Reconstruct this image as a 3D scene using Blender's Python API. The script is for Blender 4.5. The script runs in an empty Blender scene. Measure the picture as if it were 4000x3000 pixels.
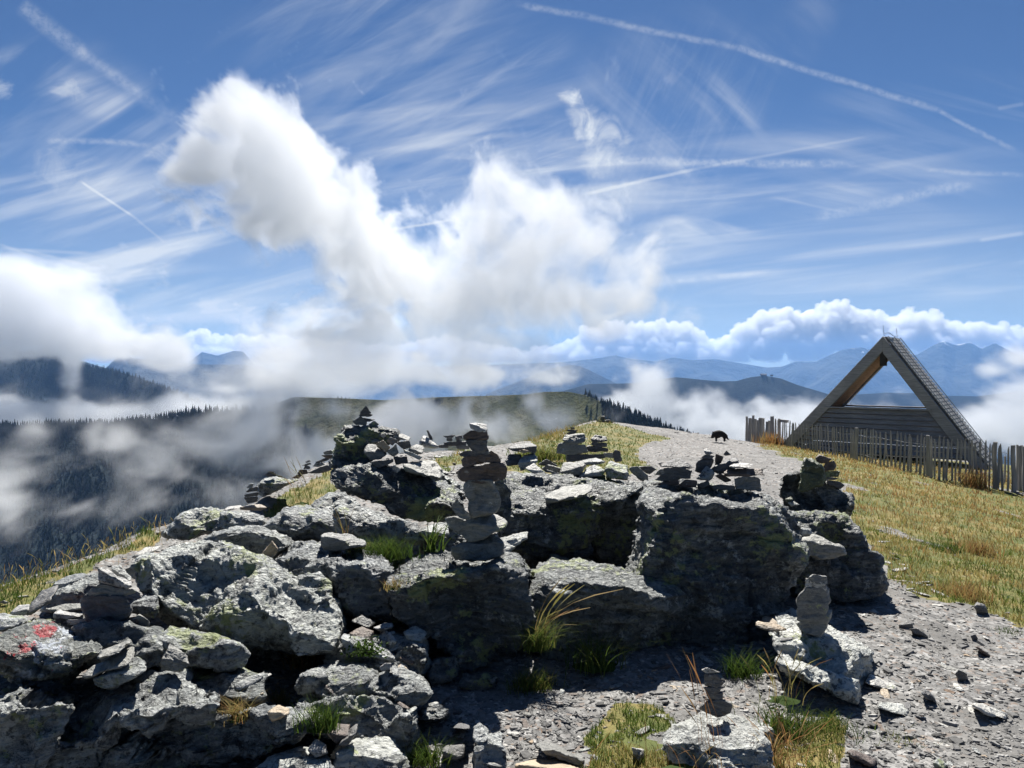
import bpy, bmesh, math, random
import numpy as np
from mathutils import Vector, Matrix

R = math.radians
sc = bpy.context.scene
COL = sc.collection
# ------------------------------------------------------------------ camera
CAM_Z = 1.65
F = 3000.0                       # focal length in photo pixels (photo 4000 x 3000)
PITCH = math.atan(50 / F)        # horizon at row 1450
cd = bpy.data.cameras.new('camera')
cam = bpy.data.objects.new('camera', cd)
COL.objects.link(cam)
cd.sensor_width = 36.0
cd.lens = 36.0 * F / 4000.0
cd.clip_start = 0.05
cd.clip_end = 120000
cam.location = (0, 0, CAM_Z)
cam.rotation_euler = (R(90) - PITCH, 0, 0)
sc.camera = cam
sc.view_settings.view_transform = 'Standard'
sc.view_settings.look = 'None'
sc.view_settings.gamma = 1.0
sc.view_settings.exposure = 1.1
sc.cycles.volume_bounces = 9
sc.cycles.max_bounces = 12
sc.cycles.diffuse_bounces = 3
sc.cycles.transparent_max_bounces = 16
sc.cycles.use_denoising = True
try:
    sc.cycles.denoiser = 'OPENIMAGEDENOISE'
    sc.cycles.denoising_input_passes = 'RGB_ALBEDO_NORMAL'
except Exception:
    pass
sc.cycles.use_adaptive_sampling = True

CP, SP = math.cos(PITCH), math.sin(PITCH)
def P(px, py, d):
    """photo pixel + distance along the view axis -> world point"""
    a = (px - 2000) / F * d
    b = (1500 - py) / F * d
    return Vector((a, d * CP + b * SP, CAM_Z + b * CP - d * SP))
def Pn(px, py, d):
    px = np.asarray(px, float); py = np.asarray(py, float); d = np.asarray(d, float)
    a = (px - 2000) / F * d; b = (1500 - py) / F * d
    return np.stack([a, d * CP + b * SP, CAM_Z + b * CP - d * SP], -1)
def pix(p):
    """world points (n,3) -> photo pixels and depth"""
    x, y, z = p[:, 0], p[:, 1], p[:, 2] - CAM_Z
    d = y * CP - z * SP
    b = y * SP + z * CP
    d = np.maximum(d, 1e-3)
    return 2000 + F * x / d, 1500 - F * b / d, d
def UV(px, py):
    v = P(px, py, 1.0); v = v - Vector((0, 0, CAM_Z))
    return v.x / v.y, v.z / v.y

# ------------------------------------------------------------------ node helper
class NT:
    def __init__(self, tree):
        self.t = tree
    def node(self, kind, **kw):
        n = self.t.nodes.new(kind)
        for k, v in kw.items():
            setattr(n, k, v)
        return n
    def link(self, a, b):
        self.t.links.new(a, b)
    def put(self, sock, v):
        if hasattr(v, 'is_output') or isinstance(v, bpy.types.NodeSocket):
            self.t.links.new(v, sock)
        elif v is not None:
            sock.default_value = v
    def m(self, op, a, b=None, c=None, clamp=False):
        n = self.t.nodes.new('ShaderNodeMath'); n.operation = op; n.use_clamp = clamp
        self.put(n.inputs[0], a)
        if b is not None: self.put(n.inputs[1], b)
        if c is not None: self.put(n.inputs[2], c)
        return n.outputs[0]
    def add(self, a, b): return self.m('ADD', a, b)
    def sub(self, a, b): return self.m('SUBTRACT', a, b)
    def mul(self, a, b): return self.m('MULTIPLY', a, b)
    def div(self, a, b): return self.m('DIVIDE', a, b)
    def sstep(self, x, lo, hi, t0=0.0, t1=1.0):
        n = self.t.nodes.new('ShaderNodeMapRange'); n.interpolation_type = 'SMOOTHSTEP'
        self.put(n.inputs['Value'], x)
        self.put(n.inputs['From Min'], lo); self.put(n.inputs['From Max'], hi)
        self.put(n.inputs['To Min'], t0); self.put(n.inputs['To Max'], t1)
        return n.outputs[0]
    def comb(self, x, y, z=0.0):
        n = self.t.nodes.new('ShaderNodeCombineXYZ')
        self.put(n.inputs[0], x); self.put(n.inputs[1], y); self.put(n.inputs[2], z)
        return n.outputs[0]
    def noise(self, vec, scale, detail=4.0, rough=0.5, dist=0.0, lac=2.0, out=0):
        n = self.t.nodes.new('ShaderNodeTexNoise')
        if vec is not None: self.put(n.inputs['Vector'], vec)
        self.put(n.inputs['Scale'], scale); self.put(n.inputs['Detail'], detail)
        self.put(n.inputs['Roughness'], rough); self.put(n.inputs['Distortion'], dist)
        self.put(n.inputs['Lacunarity'], lac)
        return n.outputs[out]
    def voro(self, vec, scale, feature='F1', rnd=1.0, out='Distance'):
        n = self.t.nodes.new('ShaderNodeTexVoronoi'); n.feature = feature
        if vec is not None: self.put(n.inputs['Vector'], vec)
        self.put(n.inputs['Scale'], scale); self.put(n.inputs['Randomness'], rnd)
        return n.outputs[out]
    def mix(self, f, a, b, mode='MIX'):
        n = self.t.nodes.new('ShaderNodeMix'); n.data_type = 'RGBA'; n.blend_type = mode
        self.put(n.inputs['Factor'], f)
        A = n.inputs[6]; B = n.inputs[7]
        for s, v in ((A, a), (B, b)):
            if isinstance(v, (tuple, list)):
                s.default_value = tuple(v) + ((1.0,) if len(v) == 3 else ())
            else:
                self.put(s, v)
        return n.outputs[2]
    def ramp(self, f, stops, interp='LINEAR'):
        n = self.t.nodes.new('ShaderNodeValToRGB')
        cr = n.color_ramp; cr.interpolation = interp
        while len(cr.elements) < len(stops): cr.elements.new(0.5)
        for e, (p, c) in zip(cr.elements, stops):
            e.position = p
            e.color = (c, c, c, 1) if isinstance(c, (int, float)) else tuple(c) + (1,)
        self.put(n.inputs[0], f)
        return n.outputs[0]
    def mapping(self, vec, scale=(1, 1, 1), rot=(0, 0, 0), loc=(0, 0, 0)):
        n = self.t.nodes.new('ShaderNodeMapping')
        self.put(n.inputs['Vector'], vec)
        n.inputs['Scale'].default_value = scale
        n.inputs['Rotation'].default_value = rot
        n.inputs['Location'].default_value = loc
        return n.outputs[0]
    def bump(self, h, strength=0.5, dist=0.02, normal=None):
        n = self.t.nodes.new('ShaderNodeBump')
        n.inputs['Strength'].default_value = strength
        n.inputs['Distance'].default_value = dist
        self.put(n.inputs['Height'], h)
        if normal is not None: self.put(n.inputs['Normal'], normal)
        return n.outputs[0]

# ------------------------------------------------------------------ sun and sky
SUN_EL, SUN_AZ = R(50), R(1.5)           # azimuth clockwise from the view axis (+Y)
SUND = Vector((math.sin(SUN_AZ) * math.cos(SUN_EL), math.cos(SUN_AZ) * math.cos(SUN_EL), math.sin(SUN_EL)))
sl = bpy.data.lights.new('sun', 'SUN')
sl.energy = 5.0; sl.angle = R(0.53); sl.color = (1.0, 0.965, 0.90)
sun = bpy.data.objects.new('sun', sl); COL.objects.link(sun)
sun.rotation_euler = SUND.to_track_quat('Z', 'Y').to_euler()
sun.location = (0, 0, 30)

w = bpy.data.worlds.new('World'); sc.world = w; w.use_nodes = True
n = NT(w.node_tree); w.node_tree.nodes.clear()
sky = n.node('ShaderNodeTexSky', sky_type='NISHITA', sun_disc=False)
sky.sun_elevation = SUN_EL; sky.sun_rotation = SUN_AZ
sky.altitude = 1900; sky.air_density = 1.0; sky.dust_density = 0.4; sky.ozone_density = 2.5
tc = n.node('ShaderNodeTexCoord')
sep = n.node('ShaderNodeSeparateXYZ'); n.link(tc.outputs['Generated'], sep.inputs[0])
dx, dy, dz = sep.outputs
dys = n.m('MAXIMUM', dy, 0.12)
u = n.div(dx, dys); v = n.div(dz, dys)
fwd = n.sstep(dy, 0.1, 0.3)
uv = n.comb(u, v)
def blob(cx, cy, rx, ry, rot=0.0, soft=1.0):
    """soft ellipse in the sky around the direction of a photo pixel"""
    u0, v0 = UV(cx, cy)
    du = n.sub(u, u0); dv = n.sub(v, v0)
    c, s = math.cos(rot), math.sin(rot)
    a = n.mul(n.add(n.mul(du, c), n.mul(dv, s)), F / rx)
    b = n.mul(n.sub(n.mul(dv, c), n.mul(du, s)), F / ry)
    d2 = n.add(n.mul(a, a), n.mul(b, b))
    return n.sstep(d2, 0.0, 1.0, 1.0, 0.0)
def streak(rot, sx, sy, scale, seed, detail=5, rough=0.52, dist=0.7):
    vv = n.mapping(uv, rot=(0, 0, rot), loc=(seed * 1.7, seed * 0.9, seed))
    vv = n.mapping(vv, scale=(sx, sy, 1))
    return n.noise(vv, scale, detail, rough, dist)
# cirrus: stretched feathers, each field bounded by soft ellipses
big = n.noise(uv, 3.0, 3, 0.5)
cir = None
def cadd(x, k):
    global cir
    x = n.mul(x, k)
    cir = x if cir is None else n.add(cir, x)
s1 = n.sstep(streak(R(-16), 1.2, 9.0, 2.2, 3.1), 0.42, 0.78)
s2 = n.sstep(streak(R(-33), 1.0, 6.0, 2.6, 7.7), 0.42, 0.80)
s3 = n.sstep(streak(R(38), 1.0, 5.0, 2.6, 12.3), 0.40, 0.80)
s4 = n.sstep(streak(R(-6), 1.0, 12.0, 2.4, 21.4), 0.40, 0.75)
s5 = n.sstep(streak(R(12), 1.0, 8.0, 2.6, 31.2), 0.40, 0.78)
fine = n.sstep(streak(R(-20), 2.2, 14.0, 3.4, 5.5, 5, 0.6, 0.8), 0.36, 0.80)
fine2 = n.sstep(streak(R(-65), 3.0, 20.0, 3.0, 15.5, 5, 0.6, 1.2), 0.40, 0.75)
cadd(n.mul(s2, blob(300, 450, 800, 330, R(-33))), 0.55)
cadd(n.mul(s1, blob(250, 900, 1100, 420, R(-12))), 0.65)
cadd(n.mul(s1, blob(900, 1000, 1100, 330, R(-14))), 0.55)
cadd(n.mul(s2, blob(1600, 250, 900, 520, R(-20))), 0.50)
cadd(n.mul(n.add(s1, n.mul(fine, .35)), blob(1750, 420, 900, 520, R(-20))), 0.40)
cadd(n.mul(n.add(s4, n.mul(fine, .45)), blob(1800, 640, 1000, 300, R(-5))), 0.36)
cadd(n.mul(n.add(s3, n.mul(fine2, .25)), blob(2600, 480, 560, 460, R(40))), 0.38)
cadd(n.mul(s3, blob(2850, 420, 700, 170, R(48))), 0.40)
cadd(n.mul(s4, blob(2700, 640, 1500, 170, R(0))), 0.42)
cadd(n.mul(s5, blob(3050, 830, 560, 75, R(14))), 1.0)
cadd(n.mul(s5, blob(2760, 870, 300, 60, R(5))), 0.9)
cadd(n.mul(s5, blob(3550, 560, 700, 330, R(12))), 0.36)
cadd(n.mul(s4, blob(3100, 960, 1300, 260, R(-4))), 0.50)
cadd(n.mul(s4, blob(3000, 1130, 1500, 230, R(0))), 0.30)
cadd(n.mul(s4, blob(600, 1170, 1300, 170, R(-4))), 0.55)
cadd(n.mul(s2, blob(250, 330, 700, 90, R(-26))), 0.7)
cadd(n.mul(s2, blob(950, 930, 700, 120, R(-22))), 0.4)
# patchy cover behind the camera and overhead, so that reflections and fill stay natural
cadd(n.mul(n.sub(1.0, fwd), big), 0.05)
# high veil whitening towards the horizon
veil = n.sstep(v, 0.36, 0.02, 0.0, 1.0)
cadd(n.mul(veil, n.sstep(n.noise(n.mapping(uv, scale=(1, 5, 1)), 3.0, 4), 0.2, 0.8, 0.5, 1.0)), 0.44)
# condensation trails: (x0,y0, x1,y1, half width, strength, knobbliness)
for (x0, y0, x1, y1, wd, k, kn) in (
        (2050, 20, 2900, 190, 13, .42, 1), (2880, 185, 3660, 430, 12, .48, 1), (3660, 430, 3960, 585, 9, .40, 1),
        (90, 20, 330, 215, 30, .40, 1), (310, 200, 540, 360, 22, .34, 1), (520, 350, 780, 540, 30, .22, 1),
        (1490, 905, 1765, 858, 5, .80, 0), (2290, 757, 2720, 660, 7, .55, 0), (2720, 660, 3380, 535, 6, .22, 0),
        (2300, 625, 3330, 645, 16, .55, 1), (2640, 1100, 3000, 1060, 9, .38, 1), (3200, 850, 3790, 715, 20, .42, 1),
        (320, 712, 520, 845, 5, .62, 0), (520, 845, 640, 945, 5, .25, 0), (0, 955, 240, 1040, 6, .30, 0),
        (100, 975, 420, 1060, 6, .28, 0), (0, 970, 350, 990, 7, .30, 0), (200, 545, 600, 565, 11, .42, 1),
        (3620, 665, 4000, 682, 9, .36, 1), (3830, 938, 4000, 912, 8, .36, 0), (3900, 425, 4000, 405, 8, .2, 0)):
    a = P(x0, y0, 1) - Vector((0, 0, CAM_Z)); b = P(x1, y1, 1) - Vector((0, 0, CAM_Z))
    u0, v0 = a.x / a.y, a.z / a.y; u1, v1 = b.x / b.y, b.z / b.y
    L = math.hypot(u1 - u0, v1 - v0); tx, ty = (u1 - u0) / L, (v1 - v0) / L
    du = n.sub(u, u0); dv = n.sub(v, v0)
    al = n.div(n.add(n.mul(du, tx), n.mul(dv, ty)), L)
    ac = n.sub(n.mul(dv, tx), n.mul(du, ty))
    wv = n.mul(n.sub(n.noise(uv, 14.0, 3), 0.5), (26 if kn else 8) / F)
    ac = n.m('ABSOLUTE', n.add(ac, wv))
    body = n.sstep(ac, wd * 0.1 / F, wd * 1.6 / F, 0.8, 0.0)
    if kn:
        kb = n.mul(n.sstep(n.noise(uv, 95.0, 4, 0.65), 0.30, 0.66, 0.25, 1.0), n.sstep(n.noise(uv, 16.0, 3, 0.5), 0.25, 0.6, 0.55, 1.0))
        body = n.mul(body, kb)
    ends = n.mul(n.sstep(al, -0.06, 0.06), n.sstep(al, 0.90, 1.06, 1.0, 0.0))
    cadd(n.mul(body, ends), k)
# ragged shreds of low cloud torn off the tower
def shred(cx, cy, rx, ry, rot, k, sc_=26.0, seed=0.0):
    nz = n.noise(n.mapping(uv, loc=(seed, seed, seed)), sc_, 6, 0.62, 0.9)
    e = blob(cx, cy, rx, ry, rot)
    cadd(n.mul(n.sstep(n.add(nz, n.mul(e, 0.30)), 0.60, 0.98), n.sstep(e, 0.0, 0.5)), k * .8)
for a in ((2225, 370, 80, 60, R(-20), 1.3), (2270, 470, 70, 150, R(25), 1.0), (2370, 540, 110, 190, R(40), .8),
          (2350, 640, 120, 90, 0, .6), (640, 600, 110, 50, 0, .5), (270, 345, 110, 60, R(-10), .45), (20, 350, 60, 60, 0, .7),
          (930, 1230, 300, 70, R(-14), .75), (1000, 1265, 180, 45, R(-10), .7), (260, 650, 200, 160, R(-30), .35)):
    shred(*a, seed=a[0] * 0.013)
cir = n.m('MINIMUM', n.mul(n.mul(cir, fwd), 0.80), 0.90)
skyc = n.mix(1.0, sky.outputs[0], (0.335, 0.46, 0.605), 'MULTIPLY')
hs = n.node('ShaderNodeHueSaturation'); hs.inputs['Saturation'].default_value = 1.0
deep = n.sstep(dy, -0.35, 0.25, 0.85, 1.0)      # sky behind the camera dimmed to cut the fill on shaded faces
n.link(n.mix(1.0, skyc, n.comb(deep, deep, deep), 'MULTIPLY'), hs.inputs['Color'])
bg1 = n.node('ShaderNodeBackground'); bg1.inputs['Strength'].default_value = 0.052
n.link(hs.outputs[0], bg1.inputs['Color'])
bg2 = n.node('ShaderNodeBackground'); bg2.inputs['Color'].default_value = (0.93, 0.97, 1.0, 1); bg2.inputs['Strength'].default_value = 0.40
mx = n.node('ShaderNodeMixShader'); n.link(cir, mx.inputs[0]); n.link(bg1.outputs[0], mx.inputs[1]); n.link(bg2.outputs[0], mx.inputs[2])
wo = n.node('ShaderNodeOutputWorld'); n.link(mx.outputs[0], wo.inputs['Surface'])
w.cycles.sampling_method = 'MANUAL'; w.cycles.sample_map_resolution = 512

# ------------------------------------------------------------------ numpy noise
def _hash(ix, iy, iz, seed):
    h = (ix.astype(np.uint32) * np.uint32(374761393)) ^ (iy.astype(np.uint32) * np.uint32(668265263)) ^ (iz.astype(np.uint32) * np.uint32(2246822519)) ^ np.uint32((seed * 3266489917) & 0xffffffff)
    h = (h ^ (h >> np.uint32(13))) * np.uint32(1274126177)
    h = (h ^ (h >> np.uint32(16))) * np.uint32(2654435769)
    h = h ^ (h >> np.uint32(15))
    return h
def vnoise(p, seed=0):
    """gradient noise, about -1..1"""
    p = np.asarray(p, np.float32)
    i = np.floor(p).astype(np.int64); f = (p - i).astype(np.float32)
    w_ = f * f * f * (f * (f * 6 - 15) + 10)
    res = np.zeros(len(p), np.float32)
    for dx_ in (0, 1):
        wx = w_[:, 0] if dx_ else 1 - w_[:, 0]
        for dy_ in (0, 1):
            wy = w_[:, 1] if dy_ else 1 - w_[:, 1]
            for dz_ in (0, 1):
                wz = w_[:, 2] if dz_ else 1 - w_[:, 2]
                h = _hash(i[:, 0] + dx_, i[:, 1] + dy_, i[:, 2] + dz_, seed)
                gx = ((h & np.uint32(1023)).astype(np.float32) / 511.5 - 1)
                gy = (((h >> np.uint32(10)) & np.uint32(1023)).astype(np.float32) / 511.5 - 1)
                gz = (((h >> np.uint32(20)) & np.uint32(1023)).astype(np.float32) / 511.5 - 1)
                res += wx * wy * wz * (gx * (f[:, 0] - dx_) + gy * (f[:, 1] - dy_) + gz * (f[:, 2] - dz_))
    return res * 1.4
def fbm(p, oct=4, seed=0, gain=0.5, lac=2.03, billow=False):
    p = np.asarray(p, np.float32); a = 1.0; s = 0.0; out = np.zeros(len(p), np.float32); q = p
    for o in range(oct):
        k = vnoise(q, seed + o * 17)
        if billow: k = np.abs(k) * 2 - 0.6
        out += a * k; s += a; a *= gain; q = q * lac + 11.3
    return out / s
def ss(x, lo, hi):
    t = np.clip((x - lo) / (hi - lo), 0, 1); return t * t * (3 - 2 * t)

# ------------------------------------------------------------------ object helpers
def tag(o, label=None, cat=None, group=None, kind=None):
    if label: o['label'] = label
    if cat: o['category'] = cat
    if group: o['group'] = group
    if kind: o['kind'] = kind
    return o
def mesh_np(name, verts, faces, mat=None, parent=None, smooth=True, attrs=None):
    me = bpy.data.meshes.new(name)
    verts = np.asarray(verts, np.float32); faces = np.asarray(faces, np.int32)
    me.vertices.add(len(verts)); me.vertices.foreach_set('co', verts.ravel())
    k = faces.shape[1]
    me.loops.add(faces.size); me.loops.foreach_set('vertex_index', faces.ravel())
    me.polygons.add(len(faces))
    me.polygons.foreach_set('loop_start', np.arange(0, faces.size, k, dtype=np.int32))
    me.polygons.foreach_set('loop_total', np.full(len(faces), k, np.int32))
    me.polygons.foreach_set('use_smooth', np.full(len(faces), smooth, bool))
    if attrs:
        for an, av in attrs.items():
            at = me.attributes.new(an, 'FLOAT', 'POINT'); at.data.foreach_set('value', np.asarray(av, np.float32))
    me.update(calc_edges=True); me.validate()
    if mat: me.materials.append(mat)
    o = bpy.data.objects.new(name, me); COL.objects.link(o)
    if parent: o.parent = parent
    return o
def grid_faces(nu, nv):
    a = (np.arange(nu - 1)[:, None] * nv + np.arange(nv - 1)[None, :]).ravel()
    return np.stack([a, a + nv, a + nv + 1, a + 1], 1)
def new_mat(name):
    m = bpy.data.materials.new(name); m.use_nodes = True
    m.node_tree.nodes.clear()
    t = NT(m.node_tree)
    out = t.node('ShaderNodeOutputMaterial'); b = t.node('ShaderNodeBsdfPrincipled')
    t.link(b.outputs[0], out.inputs['Surface'])
    b.inputs['Roughness'].default_value = 0.85
    b.inputs['Specular IOR Level'].default_value = 0.25
    return m, t, b, out
# ------------------------------------------------------------------ near ground (the ridge we stand on)
GP = [  # photo pixel, distance along the view axis
    (-1200, 2600, 4.0), (-900, 3600, 2.3), (0, 2330, 4.8), (250, 2235, 5.5), (600, 2090, 6.5), (1060, 2000, 8), (1300, 1900, 9.6), (1250, 1835, 10.3),
    (1800, 1775, 13), (2100, 1728, 17), (2350, 1647, 24), (2600, 1688, 28), (2810, 1722, 32), (2950, 1738, 33), (3080, 1750, 27.5),
    (3250, 1781, 23.5), (3450, 1829, 18.4), (3650, 1873, 16.1), (3860, 1893, 16), (4000, 1925, 15.5), (4500, 2000, 15), (2750, 1850, 14.5), (2500, 1752, 19), (2300, 1850, 12.3),
    (1900, 1900, 10), (3400, 1900, 13), (4000, 2020, 13.2), (4000, 2400, 6.1), (3600, 2200, 7.3), (3800, 2400, 5.6), (3500, 2600, 4.35), (4000, 3000, 3.1),
    (3300, 3000, 3.12), (2100, 2900, 3.4), (1500, 2960, 3.25), (2700, 2700, 3.95), (2300, 2650, 4.15), (500, 3000, 3.1), (0, 2900, 3.3), (150, 2400, 4.6),
    (2000, 4000, 1.9), (3500, 4000, 1.85), (800, 4000, 1.95), (700, 2330, 5.2), (1400, 2230, 6.3), (1500, 2480, 4.7), (2500, 2200, 6.3), (3000, 2250, 6.4), (2000, 2080, 7.6),
    (2900, 2000, 9.5), (3300, 2060, 9.2), (3750, 2130, 9.3), (5200, 2400, 7), (5000, 3200, 3)]
_g = np.array(GP, float); _gw = Pn(_g[:, 0], _g[:, 1], _g[:, 2])
extra = np.array([(0, -2, 0.02), (-3, -2, 0.02), (3, -2, 0.0), (0, 0, 0.03), (9.8, 28.6, -1.22), (14.9, 24.4, -1.42), (12.5, 27, -1.35), (17, 27, -1.6), (12, 30.5, -1.4), (16, 30, -1.7), (6, 32, -1.5), (20, 22, -2.1), (14, 34, -2.3), (-8, -1, 0.0), (8, 0, -0.1)])
_gx = np.concatenate([_gw[:, :2], extra[:, :2]]); _gz = np.concatenate([_gw[:, 2], extra[:, 2]])
def _tps(r): return np.where(r > 1e-9, r * r * np.log(np.maximum(r, 1e-9)), 0)
_K = _tps(np.linalg.norm(_gx[:, None] - _gx[None], axis=2)) + np.eye(len(_gx)) * 0.6
_A = np.zeros((len(_gx) + 3,) * 2); _A[:len(_gx), :len(_gx)] = _K
_A[:len(_gx), -3] = 1; _A[:len(_gx), -2:] = _gx; _A[-3:, :len(_gx)] = _A[:len(_gx), -3:].T
_W = np.linalg.solve(_A, np.concatenate([_gz, np.zeros(3)]))
CREST = np.array([(-3500, 3.0), (-1500, 3.8), (0, 4.9), (300, 5.6), (600, 6.6), (1000, 8.2), (1250, 10.6), (1800, 13.5), (2100, 17.3), (2350, 25), (2600, 29), (2810, 32.5), (2950, 35), (3100, 40), (3300, 42), (4000, 40), (5500, 30)], float)
def ground_base(x, y):
    x = np.asarray(x, float).ravel(); y = np.asarray(y, float).ravel()
    th = np.arctan2(x, np.maximum(y, 1e-3)); r = np.hypot(x, y)
    front = y > 0.3
    px = 2000 + F * np.tan(np.clip(th, -1.2, 1.2))
    dc = np.interp(px, CREST[:, 0], CREST[:, 1]) / np.maximum(np.cos(np.clip(th, -1.2, 1.2)), .3)
    dc = np.where(front, dc, 60)
    rr = np.minimum(r, dc); k = rr / np.maximum(r, 1e-6)
    q = np.stack([x * k, y * k], 1)
    z = np.zeros(len(q))
    for s in range(0, len(q), 40000):
        qq = q[s:s + 40000]
        z[s:s + 40000] = _tps(np.linalg.norm(qq[:, None] - _gx[None], axis=2)) @ _W[:len(_gx)] + _W[-3] + qq @ _W[-2:]
    over = r - rr
    z -= 0.75 * over * over / (over + 2.5)
    return z
def gz(x, y): return float(ground_base([x], [y])[0])
_DD = np.geomspace(1.6, 46, 500)
def gd(px, py):
    """distance along the view axis at which a pixel's ray meets the ground"""
    p = Pn(np.full(500, px), np.full(500, py), _DD)
    zb = ground_base(p[:, 0], p[:, 1]); q = np.stack([p[:, 0], p[:, 1], zb], 1)
    h = p[:, 2] - zb - fbm(q * np.array([1.3, 1.3, .0]), 4, 2) * 0.07 - fbm(q * np.array([7., 7., 0]), 4, 3) * 0.022
    i = np.argmax(h < 0)
    if h[i] >= 0: return 40.0
    if i == 0: return float(_DD[0])
    f = h[i - 1] / (h[i - 1] - h[i]); return float(_DD[i - 1] + f * (_DD[i] - _DD[i - 1]))
def inpoly(px, py, poly):
    poly = np.asarray(poly, float); res = np.zeros(len(px), bool)
    j = len(poly) - 1
    for i in range(len(poly)):
        xi, yi = poly[i]; xj, yj = poly[j]
        c = ((yi > py) != (yj > py)) & (px < (xj - xi) * (py - yi) / (yj - yi + 1e-12) + xi)
        res ^= c; j = i
    return res
GRASS = [  # grass patches, as they lie on the ground
    [(3020, 1725), (3500, 1790), (4600, 1850), (4800, 2600), (4020, 2440), (3820, 2350), (3640, 2330), (3480, 2260), (3440, 2180), (3330, 2080), (3330, 1990), (3290, 1900), (3180, 1810), (2960, 1745)],
    [(2050, 1740), (2160, 1690), (2350, 1640), (2480, 1675), (2620, 1715), (2500, 1735), (2490, 1790), (2570, 1840), (2400, 1850), (2100, 1850), (1960, 1830)],
    [(-900, 2350), (0, 2300), (260, 2215), (600, 2070), (640, 2110), (380, 2200), (250, 2300), (90, 2420), (-900, 2620)],
    [(1030, 2000), (1060, 1950), (1180, 1880), (1300, 1830), (1330, 1910), (1250, 1960), (1120, 2010)],
    [(1560, 1850), (1700, 1780), (1850, 1760), (1780, 1830), (1620, 1880)],
    [(2410, 2790), (2560, 2780), (2640, 2850), (2560, 2900), (2760, 2950), (2700, 3100), (2350, 3100), (2330, 2880)],
    [(3080, 2830), (3230, 2790), (3290, 2850), (3250, 3000), (3150, 3100), (2950, 3100), (3000, 2900)],
    [(1330, 2130), (1450, 2100), (1600, 2180), (1540, 2230), (1380, 2190)],
]
def grassmask(p):
    n1 = vnoise(p * 0.9, 5) * 0.6 + vnoise(p * 2.7, 6) * 0.4
    n2 = vnoise(p * 0.9 + 50, 7) * 0.6 + vnoise(p * 2.7 + 50, 8) * 0.4
    px, py, d = pix(p)
    j = 170.0 * 4 / np.maximum(d, 3)
    m = np.zeros(len(p), bool)
    for g in GRASS: m |= inpoly(px + n1 * j, py + n2 * j * 0.45, g)
    return m & (p[:, 1] > 1)
def meadow_bare(p):
    """gravel runnels crossing the meadow"""
    k = fbm(np.stack([p[:, 0] * 0.9 + p[:, 1] * 0.35, p[:, 1] * 0.28 - p[:, 0] * 0.1, p[:, 1] * 0], 1), 4, 31)
    return ss(k, 0.19, 0.34)
nth_, nr = 620, 520
th = np.linspace(R(-88), R(88), nth_)
rr_ = np.concatenate([np.geomspace(1.2, 45, 440), np.geomspace(46, 420, 80)])
TH, RR = np.meshgrid(th, rr_, indexing='ij')
gx_, gy_ = (RR * np.sin(TH)).ravel(), (RR * np.cos(TH)).ravel()
zz = ground_base(gx_, gy_)
pp = np.stack([gx_, gy_, zz], 1)
gm = grassmask(pp).astype(float)
gm = gm * (1 - 0.9 * meadow_bare(pp))
bump_ = fbm(pp * np.array([1.3, 1.3, .0]), 4, 2) * 0.07 + fbm(pp * np.array([7., 7., 0]), 4, 3) * 0.022
far_ = ss(np.hypot(gx_, gy_), 40, 200)
zz = zz + bump_ * (1 + far_ * 60)
pp = np.stack([gx_, gy_, zz], 1)

mg, t, b, _ = new_mat('ridge_ground')
geo = t.node('ShaderNodeNewGeometry').outputs['Position']
at = t.node('ShaderNodeAttribute', attribute_name='grass').outputs['Fac']
v1 = t.voro(geo, 34.0, out='Color'); v2 = t.voro(geo, 13.0, out='Color')
sv = t.node('ShaderNodeSeparateColor'); t.link(v1, sv.inputs[0])
sv2 = t.node('ShaderNodeSeparateColor'); t.link(v2, sv2.inputs[0])
n1 = t.noise(geo, 1.1, 5, .6); n2 = t.noise(geo, 60, 4, .65)
stone = t.ramp(t.add(t.mul(sv.outputs[0], .6), t.mul(sv2.outputs[1], .4)), [(0.0, (.08, .078, .075)), (.5, (.175, .171, .165)), (.8, (.27, .264, .253)), (1.0, (.40, .39, .375))])
stone = t.mix(t.mul(t.sstep(sv.outputs[2], .82, .9), .6), stone, (.20, .145, .11))
soil = t.mix(n2, (.10, .096, .09), (.19, .183, .173))
grav = t.mix(t.sstep(n1, .34, .52), soil, stone)
gn = t.noise(geo, 2.3, 6, .65); gn2 = t.noise(geo, 14, 5, .7)
gcol = t.ramp(t.add(t.mul(gn, .7), t.mul(gn2, .3)), [(.30, (.045, .065, .014)), (.45, (.09, .105, .022)), (.58, (.20, .155, .05)), (.75, (.30, .22, .09))])
gcol = t.mix(t.sstep(gn2, .60, .72), gcol, stone)
t.link(t.mix(t.sstep(t.add(at, t.mul(t.sub(gn2, .5), .5)), .3, .6), grav, gcol), b.inputs['Base Color'])
t.link(t.bump(t.add(t.mul(n2, .5), t.mul(sv.outputs[1], .5)), .7, .02), b.inputs['Normal'])
ground = tag(mesh_np('ground', pp, grid_faces(nth_, len(rr_)), mg, attrs={'grass': gm}), kind='structure')

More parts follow.
